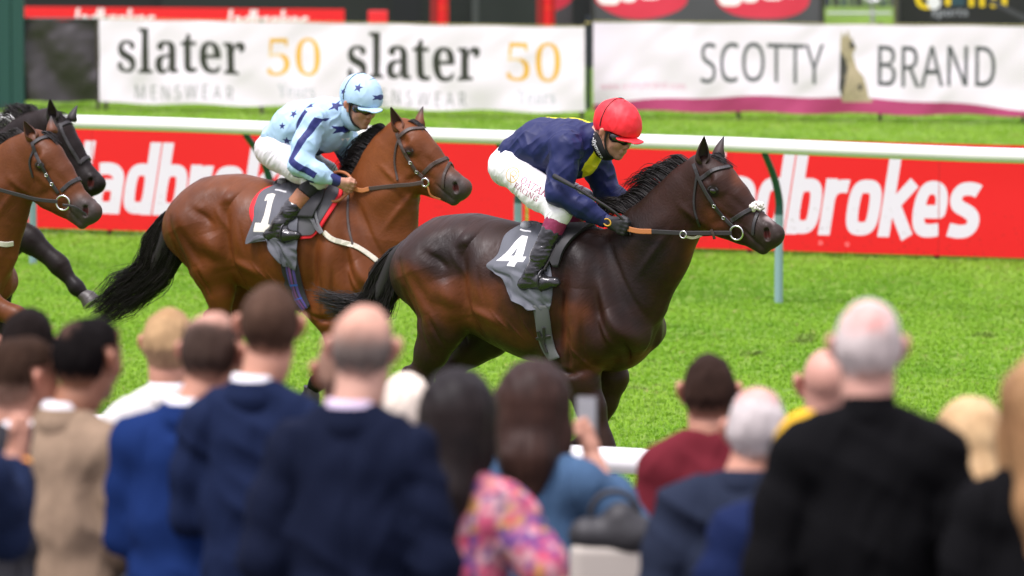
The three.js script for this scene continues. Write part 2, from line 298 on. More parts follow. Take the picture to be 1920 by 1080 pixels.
{
  const b0 = onGround(1460, 570), b1 = onGround(62, 497), step = (b0.clone().sub(b1)).divideScalar(3), list = [];
  for (let k = -4; k < 7; k++) list.push(b1.clone().add(step.clone().multiplyScalar(k)));
  runningRail(farRailA, -14, 26, list, 'white plastic running rail on green swan-neck posts behind the horses');
  const A = onGround(1168, 864, RAIL), L = [];
  for (let k = -6; k < 7; k++) L.push(A.clone().add(trackDir.clone().multiplyScalar(k * 2.25 + 1.1)).add(trackSide.clone().multiplyScalar(0.27)).setY(0));
  runningRail(A, -14, 16, L, 'white plastic running rail just in front of the crowd');
}

// ------------------------------------------------------------------ red advertising boards behind the far rail
{
  const A = onGround(70, 427, 0.05), B = onGround(1920, 484, 0.05), mRed = '#dd141c', white = '#dcd6df';
  const board = (px0, px1, textX, textX1, xhPx, basePx, label) => {
    const a = lineAt(A, B, px0).setY(0), b = lineAt(A, B, px1).setY(0), T = thing('advertising_board', label, 'board', 'red boards along the far rail');
    const W = 2048, ppx = W / (px1 - px0), Hh = Math.round(213 * ppx);
    const tex = canvasTex(W, Hh, (g) => {
      g.fillStyle = mRed; g.fillRect(0, 0, W, Hh); g.strokeStyle = white; g.scale(ppx, ppx);
      const k = (textX1 - textX) / (5.62 * xhPx); g.save(); g.translate(textX - px0, basePx); g.transform(k, 0.031 * k * 0, 0, 1, 0, 0); ladbrokesWord(g, 0, 0, xhPx); g.restore();
      g.strokeStyle = 'rgba(255,190,190,0.8)'; g.lineWidth = 1.6;
      for (const x of [150, 205, 560, 610, 1000, 1035]) { g.beginPath(); g.arc(x, 196 + (x % 7), 3.2, 0, 7); g.stroke(); }
      for (let i = 0; i < 420; i++) { const y = 213 - Math.pow(hash3(i, 2, 9), 2.2) * 90; g.fillStyle = 'rgba(70,45,25,' + (0.10 + 0.25 * hash3(i, 5, 9)).toFixed(2) + ')'; g.beginPath(); g.ellipse(hash3(i, px1 | 0, 4) * (px1 - px0), y, 0.6 + 1.6 * hash3(i, 7, 9), 0.5 + 1.2 * hash3(i, 8, 9), 0, 0, 7); g.fill(); }
      g.strokeStyle = '#b5161c'; g.lineWidth = 1.4; for (const x of [390, 780]) { g.beginPath(); g.moveTo(x, 0); g.lineTo(x, 213); g.stroke(); }
    });
    part('panel', sheet(a, b, 0.05, 1.0, 60, 8, (x, v) => [0.006 * fbm(x * 0.7, v * 1.5, px0, 2), 0]), new THREE.MeshPhysicalMaterial({ map: tex, roughness: 0.42, side: THREE.DoubleSide }), T);
    const d = b.clone().sub(a), n = V(-d.z, 0, d.x).normalize();
    const off = n.clone().multiplyScalar(n.z > 0 ? -0.03 : 0.03), back = tube([a.clone().add(off).setY(0.97), b.clone().add(off).setY(0.97)], 0.02, 6);
    part('back_rail', back, stakeBrown, T);
    for (let k = 0; k < 4; k++) { const q = a.clone().lerp(b, 0.06 + k * 0.293).add(off); const g = new RoundedBoxGeometry(0.045, 1.0, 0.035, 2, 0.006); g.translate(q.x, 0.47, q.z); part('stake', g, stakeBrown, T); }
  };
  board(-205, 985, 149, 652, 104, 181, 'red board with white ladbrokes lettering behind the bay horse numbered one');
  board(990, 2190, 1325, 1856, 110, 181, 'red board with white ladbrokes lettering right of the leading horse');
}

// ------------------------------------------------------------------ banners on the back fence
const fabricNoise = noiseTex(256, 5, 4, 0.2, 0.8);
const slack = (s, ph) => (x, v, u) => [0.028 * fbm(x * 0.8 + ph, v * 1.1, s, 3) + 0.016 * Math.sin((x * 1.6 + v * 2.2) * 3 + ph) * Math.pow(1 - v, 1.2) + 0.02 * fbm(x * 2.4 - v * 2.0, v * 2 + ph, s + 4, 2), 0.012 * Math.sin(x * 5.2 + ph) * (v < 0.5 ? 1 : 0.35)];
function banner(name, A, B, y0, y1, tex, label, group, ph) {
  const T = thing(name, label, 'banner', group), L = B.clone().sub(A).length();
  part('banner_fabric', sheet(A, B, y0, y1, Math.round(L * 14), 18, slack(ph * 3.7, ph)), new THREE.MeshPhysicalMaterial({ map: tex, roughness: 0.6, side: THREE.DoubleSide }), T);
  const n = V(-(B.z - A.z), 0, B.x - A.x).normalize().multiplyScalar(-0.05);
  for (let k = 0; k <= 3; k++) { const q = A.clone().lerp(B, 0.01 + 0.327 * k).add(n); part('fence_post', tube([q.clone().setY(-0.02), q.clone().setY(y1 + 0.03)], 0.022, 8), mat(0.06, 0.05, 0.035, 0.8), T); }
  part('top_wire', tube(Array.from({ length: 13 }, (_, i) => A.clone().lerp(B, i / 12).add(n.clone().multiplyScalar(0.4)).setY(y1 + 0.012)), 0.006, 5), mat(0.35, 0.33, 0.12, 0.7), T);
}
const bA = onGround(187, 192, 0.1), bB = onGround(1097, 211, 0.1), cA = onGround(1112, 207, 0.1), cB = onGround(1925, 217, 0.1);
{
  const slater = canvasTex(2048, 356, (g) => {
    g.fillStyle = '#e8dfe9'; g.fillRect(0, 0, 2048, 356); g.scale(2048 / 910, 356 / 158);
    for (const [x, xw, y] of [[0, 0, 0], [436, 3, 4]]) {
      g.fillStyle = '#34352f'; fitText(g, 'slater', 'bold serif', x + 35, x + 279 + xw, 14 + y * 0.4, 99 + y);
      g.fillStyle = '#8d8f8e'; fitText(g, 'M E N S W E A R', 'sans-serif', x + 67, x + 255, 121 + y * 0.6, 149 + y * 0.6);
    }
    for (const x of [320, 766]) {
      g.fillStyle = '#e3ad3a'; fitText(g, '50', 'serif', x, x + 100, 28, 100);
      g.fillStyle = '#e8dfe9'; g.fillRect(x + 70, 44, 9, 40); g.fillStyle = 'rgba(232,223,233,0.55)'; g.fillRect(x - 4, 52, 30, 30);
      g.fillStyle = '#aab0b6'; fitText(g, 'Years', 'italic serif', x + 20, x + 90, 118, 142);
    }
  });
  banner('fence_banner', bA, bB, 0.1, 1.09, slater, 'white menswear banner with black slater lettering and gold 50', 'banners on the back fence', 1.3);
  const scotty = canvasTex(2048, 424, (g) => {
    g.fillStyle = '#e7dee8'; g.fillRect(0, 0, 2048, 424); g.scale(2048 / 813, 424 / 168);
    g.fillStyle = '#a93a68'; g.beginPath(); g.moveTo(0, 155); g.bezierCurveTo(260, 130, 560, 132, 813, 158); g.lineTo(813, 168); g.lineTo(0, 168); g.closePath(); g.fill();
    g.fillStyle = '#55585a'; fitText(g, 'SCOTTY', 'sans-serif', 204, 436, 34, 111); g.fillStyle = '#4b4e50'; fitText(g, 'BRAND', 'sans-serif', 536, 755, 38, 115);
    g.fillStyle = '#d79bb2'; fitText(g, 'www.scottybrand.com', 'sans-serif', 14, 175, 112, 126);
    // seated terrier emblem between the words
    const dog = [[466, 30], [469, 12], [474, 24], [480, 10], [484, 25], [492, 36], [496, 46], [488, 52], [491, 66], [498, 84], [510, 100], [516, 120], [520, 138], [528, 142], [526, 147], [494, 148], [470, 147], [466, 120], [468, 86], [466, 60]];
    g.fillStyle = '#a89a7c'; poly(g, dog); g.fill();
    g.fillStyle = '#3a3833'; poly(g, [[466, 50], [476, 66], [480, 84], [476, 112], [470, 140], [464, 120]]); g.fill(); poly(g, [[486, 30], [494, 40], [488, 48], [482, 40]]); g.fill(); poly(g, [[500, 116], [506, 112], [508, 122], [502, 128]]); g.fill();
    g.fillStyle = '#8d8168'; let s = 11; for (let k = 0; k < 40; k++) { s = (s * 16807) % 2147483647; const x = 470 + (s % 40), y = 24 + ((s >> 8) % 118); if (x < 474 + (y > 70 ? (y - 60) * 0.5 : 16)) g.fillRect(x, y, 3, 4); }
  });
  banner('fence_banner', cA, cB, 0.1, 1.13, scotty, 'white banner with grey scotty brand lettering and magenta lower band', 'banners on the back fence', 4.1);
  // short black tarpaulin left of the white banner, the dark slit post between the banners, the green pillar
  const tA = onGround(40, 190, 0.1), tB = onGround(184, 191, 0.1);
  const T = thing('tarpaulin', 'creased black tarpaulin hung on the fence beside the green pillar', 'tarpaulin');
  part('fabric', sheet(tA, tB, 0.1, 1.08, 40, 40, (x, v) => { const q = x * 3 + v * 2.4; return [0.05 * Math.sin(q * 2.2 + 1.2 * fbm(x * 2, v * 2, 2, 2)) * (0.3 + 0.7 * (1 - v)) + 0.03 * fbm(x * 4, v * 4, 1, 2), 0.01 * Math.sin(x * 9)]; }), mat(0.042, 0.036, 0.038, 0.45), T);
  part('hanging_bar', tube([tA.clone().setY(1.09), tB.clone().setY(1.09)], 0.015, 6), mat(0.05, 0.05, 0.05, 0.6), T);
  for (const q of [tA, tB]) part('fence_post', tube([q.clone().setY(-0.02), q.clone().setY(1.1)], 0.022, 8), mat(0.06, 0.05, 0.035, 0.8), T);
  const gp = onGround(10, 206), G = thing('timber_pillar', 'tall dark green boarded pillar at the left edge', 'pillar');
  for (let k = 0; k < 3; k++) { const g = new RoundedBoxGeometry(0.155, 4, 0.12, 2, 0.012); g.translate(gp.x + (k - 1) * 0.16 - 0.0, 1.98, gp.z + (k % 2) * 0.004); part('board', g, mat(0.010 + 0.001 * k, 0.062, 0.052, 0.55), G); }
  const sp = onGround(1103, 207), S = thing('fence_upright', 'dark upright post with yellow tie in the gap between the two white banners', 'post');
  part('post', tube([sp.clone().setY(-0.02), sp.clone().setY(1.13)], 0.03, 10), mat(0.012, 0.018, 0.028, 0.6), S);
  part('cable_tie', new THREE.TorusGeometry(0.033, 0.008, 8, 20).rotateX(Math.PI / 2).translate(sp.x, 1.05, sp.z), mat(0.5, 0.42, 0.12, 0.6), S);
}

// ------------------------------------------------------------------ what stands beyond the back fence
{
  const S = 140, base = (px, s = S) => { const p = at(px, 30, s); return V(p.x, 0, p.z); };
  const flat = (name, px0, px1, s, y1, m, label, cat, group, thick = 0.04, y0 = 0) => { const a = base(px0, s), b = base(px1, s), w = b.x - a.x, g = new RoundedBoxGeometry(w, y1 - y0, thick, 2, 0.01); g.translate((a.x + b.x) / 2, (y0 + y1) / 2, a.z); return top(name, g, m, label, cat, group); };
  const grp = 'dark hoarding panels beyond the back fence';
  flat('hoarding_panel', -260, 306, 127.8, 2.4, mat(0.006, 0.006, 0.007, 0.7), 'black hoarding panel above the far left red board', 'hoarding', grp);
  flat('hoarding_panel', 303, 740, 128, 2.4, mat(0.010, 0.013, 0.012, 0.7), 'dark grey hoarding panel right of the black one', 'hoarding', grp);
  flat('hoarding_panel', 736, 790, 129, 2.4, mat(0.003, 0.0035, 0.008, 0.6), 'narrow blue-black hoarding panel above the second slater word', 'hoarding', grp);
  flat('hoarding_panel', 780, 892, 127.6, 2.4, mat(0.012, 0.016, 0.015, 0.7), 'dark hoarding panel behind the left red post', 'hoarding', grp);
  flat('hoarding_panel', 892, 1046, 128, 2.4, mat(0.014, 0.019, 0.018, 0.7), 'dark hoarding panel between the grey upright and the right red post', 'hoarding', grp);
  flat('fence_upright', 885, 898, 129, 2.4, mat(0.045, 0.05, 0.052, 0.6), 'grey upright between dark hoarding panels', 'post', null, 0.08);
  { // low red board with the word twice
    const a = base(40, 141), b = base(646, 142.5), T = thing('advertising_board', 'low red board with two white ladbrokes words beyond the back fence', 'board');
    const tex = canvasTex(1818, 390, (g) => { g.fillStyle = '#e41c26'; g.fillRect(0, 0, 1818, 390); g.scale(3, 3); g.strokeStyle = '#efe6e8'; for (const x of [98, 385]) { g.save(); g.translate(x, 46); g.scale(0.9, 1); ladbrokesWord(g, 0, 0, 31); g.restore(); } });
    part('panel', sheet(a, b, 0.02, 0.895, 30, 4, (x) => [0.004 * Math.sin(x * 3), 0]), new THREE.MeshPhysicalMaterial({ map: tex, roughness: 0.45, side: THREE.DoubleSide }), T);
    for (let k = 0; k < 3; k++) { const q = a.clone().lerp(b, 0.05 + 0.45 * k), g = new RoundedBoxGeometry(0.04, 0.88, 0.03, 1, 0.004); g.translate(q.x, 0.42, q.z - 0.03); part('stake', g, stakeBrown, T); }
  }
  flat('advertising_board', 690, 727, 141, 0.84, smat('#ea2a33', 0.45), 'small plain red board right of the low ladbrokes board', 'board', null, 0.03);
  for (const [px, label] of [[825, 'left red post with orange band beyond the slater banner'], [1024, 'right red post with orange band beside the grey swoosh banner']]) {
    const p = base(px, 138), T = thing('marker_post', label, 'post', 'red posts beyond the back fence');
    part('shaft', new THREE.CylinderGeometry(0.075, 0.085, 2, 18).translate(p.x + 0.04, 1, p.z), smat('#d8141c', 0.5), T);
    part('side_panel', new RoundedBoxGeometry(0.1, 2.1, 0.06, 2, 0.01).translate(p.x - 0.08, 1.05, p.z + 0.02), smat('#8e1518', 0.6), T);
    part('reflective_band', new THREE.CylinderGeometry(0.081, 0.081, 0.1, 18, 1, true).translate(p.x + 0.04, 0.76, p.z), smat('#e0571a', 0.5), T);
  }
  const swoosh = (xs, w, h) => canvasTex(w * 4, h * 4, (g) => {
    g.scale(4, 4); g.fillStyle = '#4a494e'; g.fillRect(0, 0, w, h);
    for (const x of xs) {
      g.fillStyle = '#d23148'; g.beginPath(); g.moveTo(x - 2, h - 128); g.bezierCurveTo(x + 30, h - 80, x + 160, h - 86, x + 172, h - 130); g.lineTo(x + 172, h - 190); g.lineTo(x, h - 190); g.closePath(); g.fill();
      g.fillStyle = '#efefee'; for (const [dx, ww] of [[2, 44], [44, 34], [80, 44], [122, 30]]) { g.beginPath(); g.roundRect(x + dx, h - 196, ww, 76 - dx * 0.14, 14); g.fill(); }
    }
  });
  const sA = base(1112, 139), sB = base(1540, 140), sC = base(1030, 137), sD = base(1076, 137);
  const swT = (a, b, xs, w, label, ph) => { const T = thing('fence_banner', label, 'banner', 'grey swoosh banners beyond the back fence'); part('banner_fabric', sheet(a, b, 0.02, 1.75, 40, 10, slack(ph, ph)), new THREE.MeshPhysicalMaterial({ map: swoosh(xs, w, 245), roughness: 0.6, side: THREE.DoubleSide }), T); for (const q of [a, b]) part('fence_post', tube([q.clone().setY(-0.02), q.clone().setY(1.8)], 0.025, 8), mat(0.03, 0.03, 0.03, 0.7), T); };
  swT(sA, sB, [6, 234], 428, 'charcoal banner with two white wordmarks over red swooshes', 2.2);
  swT(sC, sD, [-126], 46, 'narrow charcoal banner showing the end of a red swoosh', 5.1);
  flat('fence_upright', 1074, 1112, 138, 2.3, mat(0.003, 0.004, 0.007, 0.6), 'wide black upright left of the charcoal swoosh banner', 'post', null, 0.1);
  { // crowd barrier gate with grass and dark bars behind it
    const T = thing('barrier_gate', 'steel barrier gate between two olive posts', 'gate');
    const a = base(1541, 139), b = base(1681, 139);
    for (const q of [a, b]) part('gate_post', tube([q.clone().setY(-0.02), q.clone().setY(1.9)], 0.04, 10), mat(0.10, 0.10, 0.05, 0.7), T);
    const l = a.clone().lerp(b, 0.07), r = a.clone().lerp(b, 0.93);
    for (const y of [0.12, 0.75, 1.15]) part('crossbar', tube([l.clone().setY(y), r.clone().setY(y)], 0.016, 8), mat(0.5, 0.52, 0.53, 0.35, { metalness: 0.8 }), T);
    for (let k = 0; k < 12; k++) { const q = l.clone().lerp(r, k / 11); part('bar', tube([q.clone().setY(0.75), q.clone().setY(RAIL - 0.05)], 0.007, 6), mat(0.4, 0.42, 0.44, 0.4, { metalness: 0.8 }), T); }
    for (const q of [l, r]) part('foot', tube([q.clone().add(V(0, 0.02, 0.25)), q.clone().setY(0.3), q.clone().add(V(0, 0.02, -0.25))], 0.02, 8), mat(0.6, 0.62, 0.63, 0.4, { metalness: 0.6 }), T);
    const cols = [[0.01, 0.02, 0.05], [0.02, 0.02, 0.022], [0.012, 0.03, 0.07], [0.05, 0.055, 0.06], [0.016, 0.017, 0.02]];
    for (let k = 0; k < 9; k++) flat('curtain_strip', 1546 + k * 15, 1558 + k * 15, 112, 2.6, mat(...cols[k % 5], 0.8), ['leftmost', 'second', 'third', 'fourth', 'fifth', 'sixth', 'seventh', 'eighth', 'rightmost'][k] + ' of the dark vertical strips seen through the barrier gate', 'strip', 'dark strips behind the gate', 0.05);
    const w = base(1636, 132), K = thing('cable_drum', 'pale metal drum with dark hub standing behind the gate', 'drum');
    const hubY = 0.93 - 0.0; part('rim', new THREE.TorusGeometry(0.14, 0.05, 12, 30).translate(w.x, 0.86, w.z), mat(0.55, 0.55, 0.57, 0.35, { metalness: 0.4 }), K);
    part('disc', new THREE.CylinderGeometry(0.13, 0.13, 0.05, 28).rotateX(Math.PI / 2).translate(w.x, 0.86, w.z - 0.02), mat(0.4, 0.4, 0.42, 0.4), K);
    part('hub', new THREE.CylinderGeometry(0.05, 0.06, 0.12, 20).rotateX(Math.PI / 2).translate(w.x, 0.9, w.z), mat(0.02, 0.02, 0.022, 0.5), K);
    part('stand', tube([V(w.x, 0, w.z), V(w.x, 0.72, w.z)], 0.03, 8), mat(0.3, 0.3, 0.3, 0.5), K);
  }
  { // black banner with yellow lettering at the right
    const a = base(1686, 140), b = base(1935, 141), T = thing('fence_banner', 'black banner with yellow lettering at the top right', 'banner');
    const tex = canvasTex(1000, 980, (g) => {
      g.scale(4, 4); g.fillStyle = '#141416'; g.fillRect(0, 0, 250, 245); g.fillStyle = '#e0c012'; g.font = 'bold 66px sans-serif'; g.fillText('G', 26, 128); g.fillText('l', 82, 122); g.fillText('im', 126, 124); g.font = '52px sans-serif';
      g.fillStyle = '#23424e'; g.fillRect(98, 70, 26, 52); g.fillStyle = '#d8d8da'; g.beginPath(); g.arc(66, 116, 13, 0, 7); g.fill();
      g.fillStyle = '#8b8d94'; fitText(g, 'sports', 'bold sans-serif', 62, 130, 128, 142);
      g.strokeStyle = '#3a3a3e'; g.lineWidth = 10; g.beginPath(); g.moveTo(170, 110); g.lineTo(250, 148); g.stroke();
    });
    part('banner_fabric', sheet(a, b, 0.02, 1.75, 30, 8, slack(8, 3)), new THREE.MeshPhysicalMaterial({ map: tex, roughness: 0.6, side: THREE.DoubleSide }), T);
    for (const q of [a, b]) part('fence_post', tube([q.clone().setY(-0.02), q.clone().setY(1.8)], 0.025, 8), mat(0.03, 0.03, 0.03, 0.7), T);
  }
  flat('hoarding_panel', 1030, 1544, 118, 2.6, mat(0.011, 0.012, 0.013, 0.7), 'dark hoarding behind the charcoal swoosh banner', 'hoarding', grp);
  flat('hoarding_panel', 1684, 2200, 118, 2.6, mat(0.011, 0.012, 0.013, 0.7), 'dark hoarding behind the black banner with yellow lettering', 'hoarding', grp);
}
// ------------------------------------------------------------------ horses
const THETA = Math.atan2(trackDir.z, trackDir.x);
const frameAt = (px, py, s) => new Frame(at(px, py, s), THETA);
const F4 = frameAt(1110, 427, 340), F1 = frameAt(645, 350, 311), FB = frameAt(-98, 356, 313), FK = frameAt(-70, 292, 289);
const U4 = (px, py, Z = 0) => F4.un(px, py, Z);

// trunk, from the leading horse; the other three share it
const TRUNK = [[792, 512, 0.185, 0.95], [838, 502, 0.265, 0.93], [890, 505, 0.285, 0.93], [950, 530, 0.318, 0.92], [1010, 551, 0.345, 0.88], [1062, 556, 0.360, 0.80], [1102, 558, 0.355, 0.70], [1140, 575, 0.300, 0.72]].map(([x, y, r, w]) => [U4(x, y), r, w]);
const STROKES = [
  [871, 470, 880, 590, 0.040, -0.026], [900, 460, 905, 575, 0.055, 0.014], [885, 575, 950, 610, 0.035, 0.018], [780, 505, 822, 590, 0.035, -0.020], [815, 560, 872, 585, 0.04, -0.010],
  [755, 490, 800, 640, 0.025, -0.018], [772, 470, 818, 610, 0.05, 0.016], [860, 440, 882, 455, 0.06, 0.022], [838, 520, 862, 600, 0.06, 0.024], [785, 440, 860, 415, 0.06, 0.010], [820, 470, 850, 530, 0.05, -0.012],
  [1076, 460, 1190, 660, 0.06, 0.020], [1062, 500, 1046, 670, 0.045, -0.028], [1092, 540, 1082, 670, 0.065, 0.030], [1108, 500, 1136, 668, 0.035, -0.024], [1140, 580, 1198, 665, 0.06, 0.024], [1118, 460, 1165, 590, 0.04, -0.014],
  [1296, 445, 1200, 610, 0.035, -0.022], [1165, 650, 1112, 700, 0.035, -0.018], [1050, 705, 1108, 690, 0.025, -0.012], [1250, 400, 1150, 470, 0.06, 0.010],
  [884, 560, 900, 640, 0.016, -0.010], [800, 470, 845, 500, 0.022, -0.010], [760, 540, 775, 600, 0.014, -0.010], [850, 470, 880, 520, 0.020, 0.008], [905, 500, 918, 560, 0.014, -0.006], [1075, 620, 1068, 700, 0.016, -0.012], [1100, 600, 1098, 680, 0.014, -0.010], [1120, 590, 1150, 650, 0.016, 0.010], [1168, 640, 1150, 690, 0.016, -0.010], [1070, 640, 1110, 700, 0.012, 0.006], [1040, 690, 1080, 705, 0.014, -0.010], [1130, 470, 1190, 600, 0.016, -0.006], [1240, 430, 1180, 520, 0.022, 0.008], [1272, 470, 1222, 560, 0.020, 0.010],
  [960, 600, 985, 640, 0.008, 0.004], [985, 590, 1010, 650, 0.007, 0.004], [930, 580, 960, 620, 0.007, 0.004], [810, 590, 830, 650, 0.014, -0.010], [790, 600, 812, 660, 0.016, 0.008],
  [930, 450, 955, 630, 0.028, -0.006], [962, 450, 985, 640, 0.028, -0.006], [996, 540, 1012, 655, 0.028, -0.006], [1026, 540, 1040, 665, 0.028, -0.005],
].map(([a, b, c, d, r, h]) => [U4(a, b, 0.25), U4(c, d, 0.25), r, h * 1.3]);
const NECK0 = U4(1178, 522);

// the head in its own measure: u from poll to lip, v towards the front of the face
function headMap(pollP, lipP) {
  const u = lipP.clone().sub(pollP); u.z = 0; const L = u.length() / 0.608; u.normalize(); const v = V(-u.y, u.x, 0); if (v.x < 0) v.negate();
  return (a, b, z = 0) => pollP.clone().add(u.clone().multiplyScalar(a * L)).add(v.clone().multiplyScalar(b * L)).add(V(0, 0, z));
}
function addHead(f, H) {
  f.chain([[H(0.05, -0.10), 0.100, 0.80], [H(0.15, -0.080), 0.105, 0.86]], 0.05);
  f.chain([[H(0.15, -0.080), 0.105, 0.84], [H(0.27, -0.078), 0.098, 0.66], [H(0.38, -0.085), 0.090, 0.56], [H(0.50, -0.078), 0.080, 0.60]], 0.04);
  f.chain([[H(0.20, -0.195), 0.145, 0.50], [H(0.31, -0.175), 0.115, 0.44], [H(0.42, -0.145), 0.082, 0.44], [H(0.52, -0.115), 0.064, 0.55]], 0.05);
  f.bone(H(0.52, -0.060), 0.074, H(0.572, -0.036), 0.062, 0.04, 0.84);
  f.ball(H(0.594, -0.012), 0.040, 0.035, 0.95); f.ball(H(0.603, -0.046), 0.034, 0.03, 1.2); f.ball(H(0.598, -0.082), 0.034, 0.03, 1.15);
  f.bone(H(0.53, -0.134), 0.048, H(0.590, -0.126), 0.040, 0.018, 0.85);
  for (const s of [-1, 1]) {
    f.stroke(H(0.10, -0.30), H(0.30, -0.285), 0.02, 0.010, s); f.stroke(H(0.30, -0.26), H(0.33, -0.16), 0.022, -0.010, s); f.bone(H(0.145, -0.062, s * 0.072), 0.026, H(0.205, -0.070, s * 0.066), 0.018, 0.03);                 // brow
    f.bone(H(0.215, -0.150, s * 0.062), 0.016, H(0.36, -0.120, s * 0.046), 0.010, 0.03);                  // cheek crest
    f.bone(H(0.535, -0.010, s * 0.040), 0.020, H(0.590, -0.048, s * 0.042), 0.021, 0.02);                  // nostril rim
    f.cut(H(0.553, -0.022, s * 0.070), 0.0165, H(0.586, -0.046, s * 0.068), 0.019, 0.008); f.cut(H(0.553, -0.022, s * 0.05), 0.012, H(0.582, -0.044, s * 0.05), 0.012, 0.008);
    f.cut(H(0.100, -0.070, s * 0.105), 0.020, H(0.115, -0.070, s * 0.105), 0.020, 0.03);                  // hollow above the eye
    f.ball(H(0.180, -0.098, s * 0.074), 0.024, 0.02);
  }
  f.stroke(H(0.70, -0.108), H(0.45, -0.122), 0.009, -0.018);
  f.stroke(H(0.26, -0.05), H(0.42, -0.035), 0.02, -0.006); f.stroke(H(0.12, -0.25), H(0.24, -0.30), 0.03, 0.006); f.stroke(H(0.30, -0.15), H(0.44, -0.105), 0.016, -0.006);
}
function earGeo(base, tip, openDir, wide) {                  // a pointed cup, open towards openDir
  const ax = tip.clone().sub(base), L = ax.length(); ax.normalize(); const O = openDir.clone().sub(ax.clone().multiplyScalar(openDir.dot(ax))).normalize(), S = ax.clone().cross(O);
  const pos = [], idx = [], nu = 14, nv = 16, col = [];
  for (const shell of [1, 0.80]) for (let i = 0; i <= nu; i++) for (let j = 0; j <= nv; j++) {
    const u = i / nu, open = lerp(0.35, 1.15, sst(0.0, 0.45, u)), r = wide * (0.62 + 0.75 * Math.sin(Math.PI * Math.pow(u, 0.62)) * 0.55) * Math.pow(1 - u, 0.55) * shell * (1 + 0.02), a = lerp(open, Math.PI * 2 - open, j / nv);
    const p = base.clone().add(ax.clone().multiplyScalar(u * L * (shell === 1 ? 1 : 0.97))).add(O.clone().multiplyScalar(Math.cos(a) * r * 0.85 + 0.14 * L * u * u)).add(S.clone().multiplyScalar(Math.sin(a) * r));
    pos.push(p.x, p.y, p.z); col.push(shell === 1 ? 0 : 1);
  }
  const M = (nu + 1) * (nv + 1);
  for (let k = 0; k < 2; k++) for (let i = 0; i < nu; i++) for (let j = 0; j < nv; j++) { const a = k * M + i * (nv + 1) + j; idx.push(a, a + 1, a + nv + 1, a + 1, a + nv + 2, a + nv + 1); }
  for (let i = 0; i < nu; i++) for (const j of [0, nv]) { const a = i * (nv + 1) + j, b = a + nv + 1; idx.push(a, b, a + M, b, b + M, a + M); }
  const g = new THREE.BufferGeometry(); g.setAttribute('position', new THREE.Float32BufferAttribute(pos, 3)); g.setIndex(idx); g.computeVertexNormals(); g.userData.inner = col; return g;
}
const coatRough = noiseTex(512, 7, 5, 0.30, 0.68), coatBump = noiseTex(512, 16, 4, 0.2, 0.8);
const crossBoth = [1, -1];

// one strand bundle: thin tapering tubes following a guide
function strands(n, make, color) {
  const list = [];
  for (let i = 0; i < n; i++) { const [pts, r] = make(i); const q = smooth(pts, 10), g = tube(q, q.map((_, k) => r * Math.pow(1 - k / 10.6, 0.55) * (k === 0 ? 0.7 : 1)), 4); const c = color(i), a = new Float32Array(g.attributes.position.count * 3); for (let k = 0; k < a.length; k += 3) { a[k] = c[0]; a[k + 1] = c[1]; a[k + 2] = c[2]; } g.setAttribute('color', new THREE.BufferAttribute(a, 3)); list.push(g); }
  return mergeGeometries(list);
}

